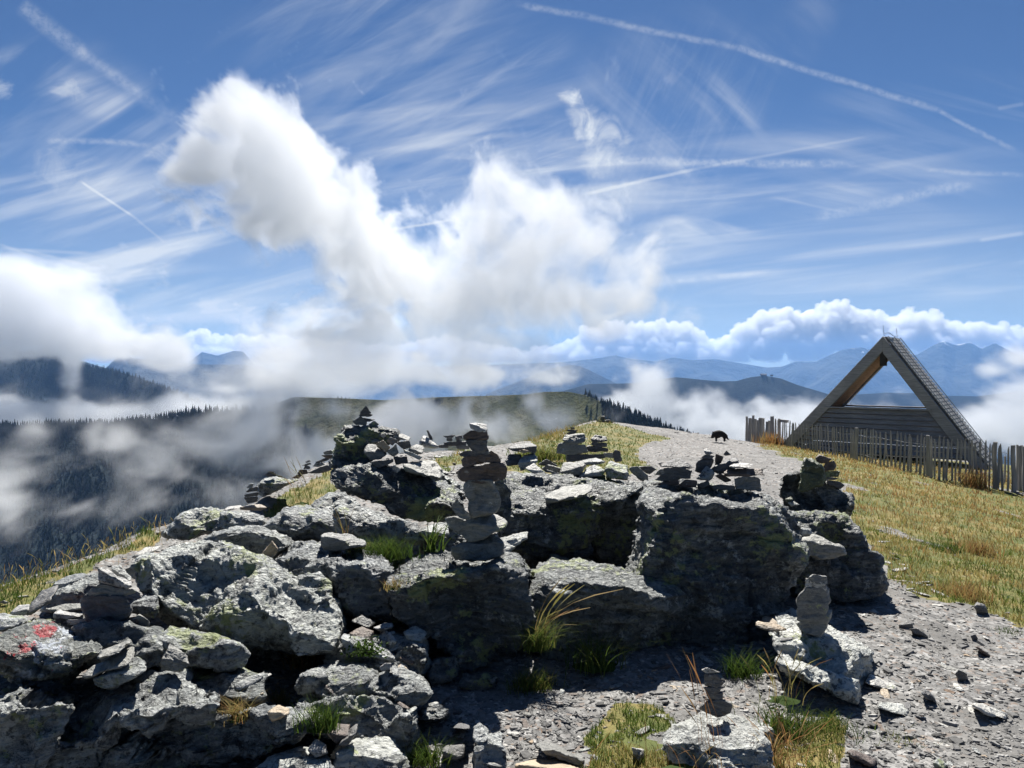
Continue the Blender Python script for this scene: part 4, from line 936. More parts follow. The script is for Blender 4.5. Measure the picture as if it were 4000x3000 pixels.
stones('in the group behind the tall cairn', 'stones behind the tall cairn', 'B', 6.4, [
    ('k', 'dark block', [(1758, 602), (1790, 555, .05), (1882, 555, .05), (1872, 632), (1780, 642)]), ('k', 'overhanging dark slab', [(1773, 507), (1850, 475, .1), (1960, 465, .1), (2002, 490), (1990, 542), (1830, 527)]),
    ('w', 'speckled lit stone', [(1858, 622), (1900, 560, .15), (1990, 540, .15), (2012, 602), (1960, 652), (1880, 682)], -.1), ('t', 'thin pink slab', [(1865, 525), (1900, 512), (1955, 530), (1900, 545)], -.05), ('p', 'white flat stone', [(1913, 662), (1985, 620, .08), (2057, 692), (1980, 702)], -.2)], top=False)
G2 = 'stones of the stepped cairn'
stones('of the stepped cairn before the knoll', G2, 'D', 7.2, [('k', 'tiny stone', [(658, 242), (690, 236), (694, 253), (665, 252)]), ('k', 'thin flat stone', [(628, 263), (660, 255), (717, 262), (700, 276), (640, 272)]), ('k', 'small flat stone', [(633, 286), (680, 268), (717, 276), (690, 292), (640, 294)]), ('g', 'square green block', [(603, 342), (620, 298, .05), (765, 290, .05), (772, 350), (700, 372), (620, 362)]), ('g', 'wide block', [(557, 442), (570, 368), (620, 358), (770, 378), (797, 440), (640, 457)]), ('k', 'base slab', [(628, 492), (640, 455), (800, 460), (932, 450), (922, 482), (730, 492), (640, 512)])])
stones('of the cairn beside the stepped cairn', 'stones of the round stacked cairn', 'D', 7.3, [('k', 'round flat stone', [(823, 332), (850, 303, .05), (940, 310, .05), (947, 345), (900, 357), (830, 352)]), ('k', 'round thick stone', [(823, 372), (840, 350), (942, 365), (942, 392), (860, 397)]), ('k', 'broad flat stone', [(778, 402), (800, 385), (952, 405), (947, 432), (800, 432)])])
stones('in the row on the flat boulder', 'stones along the flat boulder top', 'D', 6.55, [
    ('p', 'low white stone', [(338, 632), (385, 625), (390, 652), (345, 655)], -.1), ('p', 'flat white stone', [(383, 622), (500, 622), (490, 652), (390, 657)]), ('k', 'dark peaked stone', [(408, 532), (470, 490), (562, 540), (500, 552)], .2), ('g', 'slanted slab', [(440, 562), (480, 530), (582, 562), (570, 602), (470, 592)], .1),
    ('p', 'thin white slab', [(472, 572), (592, 602), (540, 622)]), ('g', 'grey lump', [(578, 602), (610, 520, .12), (740, 510, .12), (782, 540), (740, 612), (650, 622)]), ('w', 'long lit slab', [(700, 512), (860, 478, .12), (932, 510), (880, 532), (720, 532)], .15), ('w', 'wedge stone', [(733, 622), (790, 560, .15), (850, 530, .15), (932, 580), (900, 622), (750, 627)], -.05),
    ('w', 'bulky stone', [(933, 562), (980, 508, .2), (1100, 540, .15), (1117, 602), (1100, 652), (950, 632)], -.05), ('g', 'boxy stone', [(920, 442), (990, 440), (1002, 482), (930, 472)], .4), ('k', 'upright dark stone', [(988, 452), (1010, 420), (1050, 430), (1067, 502), (1010, 512)], .4),
    ('g', 'leaning slab', [(1118, 562), (1180, 545), (1262, 612), (1267, 662), (1200, 652)]), ('k', 'dark slab', [(1198, 545), (1300, 545), (1332, 570), (1280, 607), (1220, 582)], .3), ('p', 'pale block', [(1318, 612), (1360, 570), (1402, 570), (1392, 622)], .1)], top=False)
stones('in the overhanging boulder left pile', 'stones on the overhanging boulder', 'D', 5.25, [
    ('r', 'bottom slab', [(1328, 682), (1500, 650), (1512, 692), (1360, 692)]), ('k', 'middle block', [(1328, 652), (1400, 600), (1522, 600), (1512, 652), (1400, 662)]), ('k', 'upper block', [(1398, 562), (1530, 550), (1602, 580), (1560, 602), (1400, 602)]), ('k', 'sloping top slab', [(1358, 543), (1480, 492, .1), (1520, 480, .1), (1632, 562), (1540, 552), (1380, 550)]), ('k', 'right hand block', [(1500, 602), (1612, 580), (1602, 642), (1510, 642)]), ('r', 'low block', [(1518, 692), (1560, 650), (1652, 660), (1642, 712), (1560, 712)])], top=False)
stones('in the overhanging boulder ragged pile', 'stones on the overhanging boulder', 'D', 5.4, [
    ('k', 'stacked left block', [(1638, 582), (1660, 500), (1760, 480, .05), (1782, 500), (1760, 562), (1700, 602)]), ('w', 'leaning lit slab', [(1648, 642), (1730, 545, .05), (1792, 602), (1750, 662)], -.08), ('k', 'small low block', [(1648, 692), (1740, 655), (1752, 692), (1700, 722)], -.1), ('k', 'flat slab', [(1678, 482), (1720, 455), (1792, 465), (1760, 492)]), ('p', 'tilted capstone', [(1708, 422), (1730, 403, .05), (1787, 440), (1750, 457), (1720, 447)]),
    ('k', 'long bowl shaped slab', [(1758, 572), (1830, 530), (1950, 480, .05), (1977, 505), (1920, 592), (1830, 602)]), ('k', 'flat foot stone', [(1758, 702), (1850, 688), (1947, 700), (1942, 737), (1790, 727)], -.1), ('r', 'standing brown slab', [(1798, 542), (1800, 450), (1862, 470), (1840, 532)], .05), ('r', 'slanted slab', [(1798, 622), (1840, 605), (1922, 652), (1880, 672)], -.05), ('k', 'little pyramid', [(1863, 452), (1885, 423), (1922, 456), (1880, 462)])], top=False)
stones('of the overhanging boulder right end', 'stones on the overhanging boulder', 'D', 5.3, [('p', 'sunlit slab', [(1908, 542), (1960, 515, .12), (2092, 530, .05), (2060, 557), (1930, 557)]), ('r', 'long dark slab', [(1868, 602), (1900, 570, .05), (2160, 565, .05), (2167, 612), (2020, 627), (1880, 627)]), ('g', 'round block', [(1948, 642), (2020, 627), (2147, 640), (2147, 742), (1970, 722)])], sub=5)
rock('stone', 'flat slab lying on the broad flat topped boulder', 'stone', [('D', 5.5, .3, [(463, 802), (480, 768, .08), (600, 710, .25), (820, 695, .25), (817, 742), (700, 792), (500, 834)])], 'g', 5, amp=.5)
rock('stone', 'pale tilted slab wedged right of the tall cairn base', 'stone', [('D', 5.0, .15, [(90, 1120, .1), (320, 1060, .25), (312, 1122, .05), (150, 1255), (80, 1250)])], 'w', 5, amp=.5)
rock('standing_stone', 'green standing stone on the wide dark block', 'stone', [('K', 6.45, .3, [(825, 792), (868, 402), (898, 335, .05), (1002, 333, .05), (1130, 418), (1162, 480), (1192, 652), (1172, 722), (1050, 742), (900, 802)])], 'l', 5, amp=.6)
stones('of the stack behind the green stone', 'stones behind the standing stone', 'K', 6.6, [('r', 'pointed slab', [(1050, 332), (1110, 283), (1282, 340), (1220, 392), (1100, 402)]), ('r', 'round stone', [(1160, 482), (1200, 400), (1312, 370), (1352, 430), (1312, 502), (1190, 512)]), ('l', 'thick slab', [(1190, 522), (1402, 518), (1372, 600), (1200, 602)]), ('k', 'thin slab', [(1200, 595), (1382, 618), (1330, 642), (1200, 642)]), ('k', 'wedge', [(1228, 652), (1400, 668), (1462, 720), (1410, 772), (1240, 712)])], T=.14)
stones('beside the wide dark block', 'small stones beside the dark block', 'K', 6.4, [('l', 'small knob', [(613, 922), (700, 883, .05), (732, 930), (650, 962)]), ('w', 'lit flat stone', [(658, 965), (720, 943, .05), (827, 1002), (700, 1025)])], top=False)
rock('stone', 'big pentagonal stone leaning on the sloping dark boulder', 'stone', [('G', 5.3, .25, [(372, 182), (480, 150, .12), (560, 185, .1), (652, 235), (662, 272), (560, 302), (480, 302), (420, 262)])], 'g', 5, amp=.5)
rock('stone', 'small striped stone above the pentagonal stone', 'stone', [('G', 5.5, .2, [(368, 105), (440, 108, .05), (447, 150), (380, 162)])], 'w', 4)
stones('of the stack on the bright slab', 'stones of the upright stack', 'G', 4.1, [('g', 'capstone', [(433, 427), (460, 405), (542, 420), (547, 462), (480, 467)]), ('p', 'squared block', [(413, 432), (540, 460), (547, 512), (440, 537), (413, 492)]), ('g', 'tall main stone', [(363, 562), (415, 492), (440, 535), (557, 502), (562, 562), (532, 682), (430, 722), (363, 692)]), ('g', 'tapering foot stone', [(358, 722), (430, 720), (530, 680), (572, 640, .04), (567, 702), (500, 817), (380, 762)])], sub=5, T=.16)
stones('of the small dark cairn at bottom', 'stones of the small dark cairn', 'E', 3.3, [('p', 'thin capstone', [(1368, 952), (1400, 935), (1502, 970), (1400, 977)]), ('k', 'dark block', [(1388, 980), (1480, 988), (1522, 1050), (1480, 1082), (1390, 1062)]), ('k', 'thin slab', [(1378, 1072), (1502, 1080), (1480, 1122), (1400, 1112)]), ('k', 'small dark block', [(1398, 1112), (1512, 1110), (1512, 1162), (1420, 1172)]), ('k', 'wide base stone', [(1348, 1232), (1390, 1180), (1520, 1165), (1577, 1200), (1562, 1262), (1480, 1292), (1420, 1262)])], T=.12)
stones('of the cairn by the painted rock', 'left stacked stones', 'J', 3.6, [('p', 'long tilted stone', [(1063, 62), (1120, 53, .04), (1402, 200, .04), (1412, 242), (1370, 277), (1080, 192)]), ('k', 'middle stone', [(1068, 192), (1372, 280), (1340, 332), (1090, 302)], .02), ('g', 'flat slab', [(928, 342), (1060, 230), (1090, 300), (1340, 335), (1442, 290), (1452, 322), (1330, 364), (950, 350)]), ('k', 'bulging big stone', [(873, 402), (940, 350), (1332, 360), (1402, 502), (1382, 572), (1230, 657), (1000, 642), (930, 562)]), ('r', 'brown base slab', [(778, 692), (1000, 640), (1400, 600), (1452, 580), (1482, 642), (1300, 742), (900, 752)])], sub=5)
stones('of the stones round the painted rock cairn', 'loose stones round the left stack', 'J', 3.7, [
    ('p', 'small white stone in the grass', [(-5, 422), (40, 400), (92, 425), (50, 442)], 1.0), ('p', 'low pale stone', [(118, 532), (200, 458, .1), (312, 450, .1), (322, 492), (280, 562), (130, 562)], .1), ('k', 'dark leaning slab', [(288, 562), (330, 450, .05), (450, 300, .2), (622, 245, .25), (600, 312, .1), (530, 402), (400, 502), (340, 552)], .1), ('g', 'thin brown edged slab', [(478, 502), (700, 440, .05), (892, 440, .05), (902, 492), (600, 522)], .05), ('b', 'tilted lichened slab', [(578, 235), (640, 180, .1), (860, 105, .2), (932, 130, .2), (900, 172), (720, 232), (600, 302)], .9),
    ('p', 'split pale slab', [(588, 547), (640, 510, .05), (880, 540, .05), (882, 572), (750, 602), (590, 592)]), ('p', 'small ragged slab', [(728, 612), (930, 600), (982, 622), (740, 672)], -.02), ('w', 'pale leaning stone', [(1213, 42), (1300, 20, .05), (1412, 150, .05), (1402, 187), (1330, 182), (1220, 102)], .1), ('k', 'flat shadowed slab', [(1368, 782), (1590, 700, .12), (1752, 700, .12), (1722, 812), (1560, 815)], -.15), ('g', 'egg shaped small stone', [(1428, 602), (1510, 555), (1602, 620), (1602, 692), (1540, 762), (1480, 702)], -.1)], top=False)
stones('of the slabs beside the painted rock', 'stacked slabs by the painted rock', 'A', 3.05, [('g', 'thin slab', [(583, 1002), (600, 968, .08), (760, 905, .14), (772, 922, .1), (700, 972), (600, 1017)]), ('g', 'long slab', [(488, 1122), (560, 1060, .06), (780, 950, .12), (787, 987, .06), (740, 1052), (540, 1127)]), ('b', 'rough block', [(558, 1132), (640, 1090, .05), (800, 1010, .18), (852, 1050, .12), (842, 1092), (650, 1202), (590, 1182)])], sub=5, amp=.6)
rock('stone', 'rounded grey slab leaning against the humped pale rock', 'stone', [('A', 3.25, .05, [(953, 1012), (1000, 930, .06), (1082, 980, .04), (1117, 1042), (1070, 1087), (950, 1082)])], 'g', 5, amp=.3)
stones('of the dark stack above the drop', 'stones of the dark stack', 'I', 7.0, [('w', 'curled top slab', [(1008, 842), (1040, 800), (1082, 800), (1062, 852)]), ('k', 'flat stone', [(998, 882), (1040, 850), (1122, 830), (1112, 882), (1000, 892)]), ('k', 'thin slab', [(983, 917), (1132, 890), (1122, 932), (990, 942)]), ('k', 'thick block', [(983, 952), (1122, 940), (1122, 992), (1020, 1012)]), ('p', 'left base slab', [(768, 1082), (800, 1050, .1), (940, 1030, .1), (952, 1062), (780, 1097)]), ('t', 'right base slab', [(938, 1052), (1160, 1020, .1), (1222, 1060), (1150, 1092), (950, 1082)])])
rock('boulder', 'low dark rock at the edge left of the grassy patch', 'boulder', [('I', 8, .5, [(1128, 802), (1200, 740, .2), (1400, 740, .2), (1552, 762, .1), (1400, 812), (1300, 872), (1180, 942), (1130, 902)])], 'b', 5, C_)
stones('on the low dark edge rock', 'stones on the low edge rock', 'I', 8.1, [('k', 'little flat stone', [(1208, 702), (1240, 678), (1322, 690), (1322, 717), (1250, 727)]), ('k', 'little capstone', [(1223, 678), (1255, 664), (1305, 670), (1290, 685)]), ('k', 'little single pebble', [(1338, 718), (1365, 708), (1392, 718), (1392, 732), (1345, 730)])], top=False, sub=3)
stones('in the pile left of the tall block', 'tumbled stones by the tall block', 'I', 8.5, [('r', 'flat slab', [(1488, 737), (1560, 700), (1602, 710), (1560, 747)]), ('r', 'brown block', [(1553, 692), (1580, 650), (1652, 650), (1662, 692), (1600, 702)]), ('k', 'neck stone', [(1618, 642), (1640, 600), (1692, 620), (1682, 642)]), ('k', 'thin slab', [(1598, 602), (1690, 573), (1702, 590), (1640, 607)]), ('p', 'round capstone', [(1638, 562), (1680, 543), (1702, 560), (1650, 577)]),
    ('k', 'long low block', [(1678, 682), (1800, 620), (1900, 600), (1922, 652), (1780, 692)]), ('w', 'small block', [(1718, 612), (1760, 570), (1852, 590), (1780, 622)]), ('k', 'sloping slab', [(1748, 565), (1870, 518), (1902, 540), (1780, 582)]), ('r', 'flat upper stone', [(1808, 492), (1932, 490), (1932, 532), (1860, 522)]), ('g', 'top block', [(1833, 462), (1910, 433), (1932, 480), (1850, 487)])], top=False, sub=3)
stones('of the hilltop cairn on the knoll', 'stones of the hilltop cairn', 'D', 24, [('k', 'dark capstone', [(893, 172), (910, 150), (932, 155), (927, 182), (900, 187)]), ('k', 'long sloping stone', [(900, 192), (960, 178), (1002, 202), (920, 209)]), ('k', 'left stone', [(862, 207), (870, 184), (902, 190), (902, 210)])], sub=3)
for lab, mt, h, sb in (
        ('light grey wedge stone resting on the long grey boulder', 'g', ('B', 4.6, .25, [(318, 1187), (360, 1170, .08), (520, 1185, .12), (647, 1240, .05), (642, 1272), (480, 1302), (340, 1314)]), 5),
        ('orange brown triangular stone standing behind the slanted slab boulder', 't', ('I', 4.45, .15, [(1168, 1562), (1280, 1423), (1337, 1520), (1272, 1602), (1252, 1652), (1190, 1622)]), 4),
        ('bright jagged stone beside the green grass tuft', 'w', ('B', 4.9, .25, [(1103, 1152), (1180, 1110, .12), (1290, 1103, .12), (1312, 1182), (1200, 1192), (1110, 1182)]), 4),
        ('flat pale stone at the grassy edge above the slanted slab boulder', 'p', ('A', 5.0, .2, [(778, 417), (860, 360, .1), (942, 355, .1), (900, 392), (830, 432)]), 4),
        ('reddish shard beside the white stone at the bottom left', 'r', ('C', 3.0, .15, [(145, 1405), (200, 1340, .08), (305, 1350, .08), (290, 1430), (220, 1490)]), 4),
        ('dark leaning slab right of the reddish shard', 'k', ('C', 2.97, .1, [(225, 1490), (310, 1380, .05), (357, 1345, .05), (355, 1400), (290, 1500)]), 4),
        ('small white angular stone at the bottom left', 'p', ('C', 2.92, .15, [(10, 1530), (60, 1455, .06), (130, 1490, .04), (148, 1555), (60, 1582)]), 4),
        ('grey sharp edged slab lying on the gravel at the bottom', 'g', ('E', 3.1, .2, [(183, 1492), (240, 1473, .08), (500, 1570, .12), (512, 1602), (480, 1642), (250, 1562)]), 5),
        ('tan flat slab cut off by the bottom edge', 't', ('E', 2.95, .25, [(30, 1640), (180, 1600, .15), (350, 1608, .15), (490, 1680), (400, 1740), (60, 1740)]), 5),
        ('white upright chip on the grass at the bottom', 'p', ('E', 3.1, .1, [(863, 1512), (952, 1528, .03), (947, 1582), (912, 1612), (880, 1572)]), 4),
        ('long lit slab in the rubble left of the middle boulder', 'w', ('C', 3.75, .25, [(248, 722), (290, 690, .12), (470, 740, .2), (627, 830, .12), (612, 882), (500, 862), (300, 842)]), 5),
        ('rust brown block on the rubble left of the middle boulder', 'r', ('C', 3.9, .15, [(308, 692), (400, 640, .08), (472, 680, .05), (462, 742), (330, 712)]), 4),
        ('white flat chip on the rubble top', 'p', ('C', 4.0, .15, [(480, 650), (560, 615, .08), (612, 617, .08), (612, 652), (520, 672)]), 4),
        ('jagged pale block at the right end of the rubble', 'w', ('C', 3.95, .2, [(698, 682), (780, 640, .1), (862, 690, .06), (822, 762), (720, 732)]), 4),
        ('peaked grey stone at the back of the rubble', 'g', ('C', 4.05, .15, [(328, 602), (395, 558, .05), (492, 610, .05), (440, 652)]), 4),
        ('small white stone under the green cushion plant', 'p', ('C', 3.5, .1, [(525, 930), (560, 905), (602, 907), (592, 952), (535, 955)]), 4),
        ('pale shard on the low ridged boulder', 't', ('A', 2.95, .12, [(1580, 1330), (1640, 1290, .05), (1700, 1310, .05), (1700, 1345), (1600, 1385)]), 4),
        ('low slab in the shade below the middle boulder', 'k', ('C', 3.3, .15, [(1050, 1375), (1090, 1330, .08), (1165, 1350, .06), (1170, 1380)]), 4),
        ('flat stone on gravel in shade at the bottom', 'k', ('C', 3.2, .15, [(970, 1540), (1000, 1500, .05), (1130, 1490, .05), (1120, 1580), (1000, 1600)]), 4),
        ('pale flat slab on the path edge below the bright slab boulder', 'w', ('G', 3.65, .25, [(885, 1270), (900, 1235, .08), (1040, 1245, .12), (1072, 1290, .05), (1075, 1325), (930, 1285)]), 5),
        ('bright slab lying right of the bright slab boulder', 'p', ('G', 3.95, .2, [(800, 1110), (830, 1050, .1), (990, 1120, .1), (1000, 1150), (900, 1150)]), 4),
        ('squat brown rock at the bottom beside the path', 'r', ('G', 3.15, .2, [(680, 1560), (720, 1540, .05), (865, 1605, .08), (850, 1640), (790, 1650), (720, 1600)]), 4),
        ('low rock on the path edge at the bottom', 'w', ('G', 3.15, .2, [(1240, 1630), (1270, 1590, .06), (1330, 1640, .04), (1300, 1680), (1250, 1660)]), 4),
        ('dark triangular stone standing on the path', 'k', ('G', 4.9, .12, [(1012, 735), (1060, 695, .05), (1102, 725), (1095, 750), (1030, 752)]), 4),
        ('long dark stone beside the triangular stone on the path', 'k', ('G', 4.8, .12, [(1085, 760), (1130, 752), (1195, 800), (1190, 810), (1120, 790)]), 4),
        ('dark square stone on the path', 'k', ('G', 4.1, .1, [(1380, 1055), (1400, 1025), (1455, 1045), (1450, 1095), (1410, 1092)]), 4),
        ('blue grey slab tilted on the path', 'k', ('G', 3.75, .12, [(1155, 1170), (1190, 1145, .05), (1240, 1200), (1262, 1245), (1200, 1215)]), 4),
        ('dark boulder sized stone at the meadow edge', 'k', ('G', 5.6, .2, [(1500, 610), (1520, 585, .05), (1570, 600), (1592, 650), (1530, 660)]), 4),
        ('wedge stone on the path near the meadow', 'k', ('G', 4.9, .1, [(1478, 800), (1510, 792), (1525, 822), (1490, 830)]), 4),
        ('flat stone above the shaded side of the path', 'w', ('G', 5.2, .15, [(820, 640), (850, 628, .05), (876, 650), (840, 660)]), 3),
        ('brown shard on the right of the path', 'r', ('G', 4.4, .12, [(1500, 870), (1525, 872), (1600, 925), (1585, 935)]), 3),
        ('flat pale slab in the middle of the path', 'p', ('G', 3.7, .2, [(1490, 1250), (1560, 1245, .06), (1720, 1310, .06), (1700, 1345), (1590, 1320)]), 4)):
    rock('stone', lab, 'stone', [h], mt, sb, 'loose stones on the ground', sharp=40, amp=.6, rough=.5)
# ------------------------------------------------------------------ timber hut, fences
def wood_mat(name, dark, mid, pale, along=(0, 0, 1)):
    m, t, b, out = new_mat(name)
    g = t.node('ShaderNodeTexCoord').outputs['Object']
    sc_ = tuple(1.2 if a else 14.0 for a in along)
    gr = t.noise(t.mapping(g, scale=sc_), 2.2, 6, .65, .4)
    bl = t.noise(g, 1.3, 3)
    oi = t.node('ShaderNodeObjectInfo').outputs['Random']
    c = t.ramp(t.add(t.mul(gr, .7), t.mul(bl, .3)), [(.3, dark), (.5, mid), (.7, pale)])
    c = t.mix(1.0, c, t.ramp(oi, [(0, (.75, .76, .80)), (1, (1.25, 1.2, 1.12))]), 'MULTIPLY')
    t.link(c, b.inputs['Base Color']); b.inputs['Roughness'].default_value = .8
    t.link(t.bump(gr, .5, .01), b.inputs['Normal'])
    return m
WOOD = wood_mat('weathered_board', (.13, .132, .145), (.23, .232, .245), (.36, .36, .365), (1, 0, 0))
WOODV = wood_mat('weathered_picket', (.16, .16, .165), (.28, .28, .28), (.42, .415, .405), (0, 0, 1))
WARM = wood_mat('warm_board', (.22, .12, .07), (.38, .22, .13), (.50, .32, .20), (0, 1, 0))
def plain(name, col, rough=.6, metal=0.0):
    m, t, b, o = new_mat(name); b.inputs['Base Color'].default_value = tuple(col) + (1,)
    b.inputs['Roughness'].default_value = rough; b.inputs['Metallic'].default_value = metal; return m
STEEL = plain('galvanised_steel', (.30, .31, .33), .4, .8)
BATTEN = plain('bleached_batten', (.42, .41, .39), .8)
def empty(name, loc, rz=0.0):
    o = bpy.data.objects.new(name, None); COL.objects.link(o); o.location = loc; o.rotation_euler = (0, 0, rz); o.empty_display_size = .3
    return o
class MB:
    """collects boxes and bars, links them as one mesh"""
    def __init__(self): self.v = []; self.f = []
    def hexa(self, c8):
        n_ = len(self.v); self.v += [tuple(p) for p in c8]
        self.f += [tuple(n_ + i for i in q) for q in ((0, 3, 2, 1), (4, 5, 6, 7), (0, 1, 5, 4), (1, 2, 6, 5), (2, 3, 7, 6), (3, 0, 4, 7))]
    def box(self, lo, hi):
        x0, y0, z0 = lo; x1, y1, z1 = hi
        self.hexa([(x0, y0, z0), (x1, y0, z0), (x1, y1, z0), (x0, y1, z0), (x0, y0, z1), (x1, y0, z1), (x1, y1, z1), (x0, y1, z1)])
    def bar(self, a, b_, w_, h_, up=(0, 0, 1)):
        a = Vector(a); b_ = Vector(b_); d = (b_ - a).normalized(); s_ = d.cross(Vector(up))
        if s_.length < 1e-4: s_ = d.cross(Vector((1, 0, 0)))
        s_.normalize(); u_ = s_.cross(d)
        s_ *= w_ / 2; u_ *= h_ / 2
        self.hexa([a - s_ - u_, a + s_ - u_, a + s_ + u_, a - s_ + u_, b_ - s_ - u_, b_ + s_ - u_, b_ + s_ + u_, b_ - s_ + u_])
    def build(self, name, mat, parent=None, bevel=0.0):
        me = bpy.data.meshes.new(name); me.from_pydata(self.v, [], self.f); me.update()
        if mat: me.materials.append(mat)
        o = bpy.data.objects.new(name, me); COL.objects.link(o)
        if parent: o.parent = parent
        if bevel:
            md = o.modifiers.new('bevel', 'BEVEL'); md.width = bevel; md.segments = 2; md.limit_method = 'ANGLE'
        return o
HL, HR = P(3047, 1744, 28.0), P(3881, 1861, 23.8)
hd = Vector((HR.x - HL.x, HR.y - HL.y, 0)); HW = hd.length; HANG = math.atan2(hd.y, hd.x)
hut = tag(empty('timber_hut', HL, HANG), 'open grey timber A-frame hut standing behind the picket fence', 'hut')
AX, AZ = HW * .52, 3.90; RZ = HR.z - HL.z; LD = 1.85
def lp(x, y, z): return (x, y, z)
# rafters: the two raking beams of the front and of the back gable
TH_ = .32
def rafter(y0, y1, side, inset=0.0):
    m = MB()
    x0, z0 = (0, 0) if side < 0 else (HW, RZ)
    dx_, dz_ = AX - x0, AZ - z0; L_ = math.hypot(dx_, dz_); nx, nz_ = (dz_ / L_, -dx_ / L_) if side < 0 else (-dz_ / L_, dx_ / L_)
    if nz_ > 0: nx, nz_ = -nx, -nz_
    a = (x0, z0); b_ = (AX, AZ); th = TH_
    # inner edge meets the other rafter on the centre line
    k = th / abs(nz_) if True else 0
    c = (AX, AZ - k); d_ = (x0 + (th / abs(nx)) * (1 if side < 0 else -1), z0)
    q = [(p[0], y, p[1]) for y in (y0, y1) for p in (a, d_, c, b_)]
    m.hexa([q[0], q[1], q[2], q[3], q[4], q[5], q[6], q[7]])
    return m
for s_ in (-1, 1):
    rafter(-.06, .12, s_).build('rafter', WOOD, hut, .012)
    rafter(LD - .12, LD + .06, s_).build('rafter', WOOD, hut, .012)
def slope_pt(side, f, off, y):
    x0, z0 = (0, 0) if side < 0 else (HW, RZ)
    dx_, dz_ = AX - x0, AZ - z0; L_ = math.hypot(dx_, dz_); nx, nz_ = -dz_ / L_ * (1 if side < 0 else -1), abs(dx_) / L_
    return Vector((x0 + dx_ * f + nx * off, y, z0 + dz_ * f + nz_ * off))
for s_ in (-1, 1):
    m = MB(); nb = 24
    for i in range(nb):                  # roof boards
        f0, f1 = i / nb, (i + 1) / nb - .004
        a0, a1 = slope_pt(s_, f0, .012, 0.13), slope_pt(s_, f1, .012, 0.13); b0, b1 = slope_pt(s_, f0, .05, 0.13), slope_pt(s_, f1, .05, 0.13)
        w_ = Vector((0, LD - .26, 0))
        m.hexa([a0, a1, a1 + w_, a0 + w_, b0, b1, b1 + w_, b0 + w_])
    m.build('roof', WOOD, hut)
    m = MB(); nb = 9
    for i in range(nb):                  # warm soffit boards between the rafters, running along the slope
        y0 = .13 + (LD - .26) * i / nb; y1 = .13 + (LD - .26) * (i + 1) / nb - .012
        k0, k1 = slope_pt(s_, .02, -.26, y0), slope_pt(s_, .915, -.26, y0); j0, j1 = slope_pt(s_, .02, -.22, y0), slope_pt(s_, .915, -.22, y0)
        e = Vector((0, y1 - y0, 0))
        m.hexa([k0, k1, k1 + e, k0 + e, j0, j1, j1 + e, j0 + e])
    m.build('soffit', WARM, hut)
m = MB()                                 # roof ladder of battens on the right slope
for y in (.10, LD * .5, LD - .10): m.bar(slope_pt(1, .02, .115, y), slope_pt(1, .99, .115, y), .025, .025)
o = m.build('roof_ladder', STEEL, hut)
m = MB()
for i in range(40):
    f = .02 + .96 * i / 39
    m.bar(slope_pt(1, f, .07, .10), slope_pt(1, f, .07, LD - .10), .09, .022, slope_pt(1, .5, 1, 0) - slope_pt(1, .5, 0, 0))
m.build('roof_batten', BATTEN, hut)
SILL = 1.46
def wall(y0, y1, zlo):
    m = MB(); n_ = 9
    for i in range(n_):
        z0 = zlo + (SILL - zlo) * i / n_; z1 = zlo + (SILL - zlo) * (i + 1) / n_ - .03
        xl = AX * (z0 / AZ) + .22; xr = HW - (HW - AX) * ((z0 - RZ) / (AZ - RZ)) - .22
        xl1 = AX * (z1 / AZ) + .22; xr1 = HW - (HW - AX) * ((z1 - RZ) / (AZ - RZ)) - .22
        t0, t1 = (.025, .03)              # each board laps over the next
        m.hexa([(xl, y0 - t0, z0), (xr, y0 - t0, z0), (xr, y1, z0), (xl, y1, z0), (xl1, y0 + t1, z1), (xr1, y0 + t1, z1), (xr1, y1, z1), (xl1, y1, z1)])
    return m
wall(.02, .08, -.02).build('front_wall', WOOD, hut)
wall(LD - .10, LD - .04, -.02).build('back_wall', WOOD, hut)
xl = AX * (SILL / AZ) + .30; xr = HW - (HW - AX) * ((SILL - RZ) / (AZ - RZ)) - .30
m = MB(); m.box((xl, -.08, SILL), (xr, .13, SILL + .05)); m.build('sill', WOOD, hut, .008)
m = MB(); m.box((xl, LD - .13, SILL), (xr, LD + .06, SILL + .05)); m.build('sill', WOOD, hut, .008)
m = MB(); m.box((AX - .10, -.045, AZ - .98), (AX + .10, .10, AZ - .50)); m.build('king_post', plain('dark_post', (.04, .035, .03), .9), hut, .01)
m = MB(); m.box((.5, .14, -.10), (HW - .6, LD - .14, .0)); m.build('floor', WOOD, hut)
m = MB(); m.hexa([(.35, .12, -1.3), (HW * .74, .12, -1.5), (HW * .74, .2, -1.5), (.35, .2, -1.3), (.35, .12, -.11), (HW * .74, .12, -.11), (HW * .74, .2, -.11), (.35, .2, -.11)]); m.build('shade_panel', plain('shade_panel_dark', (.03, .03, .032), .9), hut)  # added dark panel, stands in for the shade under the hut
for fx in (.18, .5, .70): 
    m = MB(); m.box((HW * fx, .18, -1.0), (HW * fx + .16, .34, -.11)); m.build('foundation_post', WOOD, hut)
for y in (.02, LD - .05):
    m = MB(); m.bar((AX + .02, y, AZ + .02), (AX - .02, y + .02, AZ + .38), .011, .011); m.build('lightning_rod', STEEL, hut)
m = MB(); pr = None
for k in range(9):
    q = Vector((AX + .05, .02 + (LD - .07) * k / 8, AZ + .10 + .05 * math.sin(k * .8)))
    if pr: m.bar(pr, q, .015, .015)
    pr = q
m.build('cable', STEEL, hut)

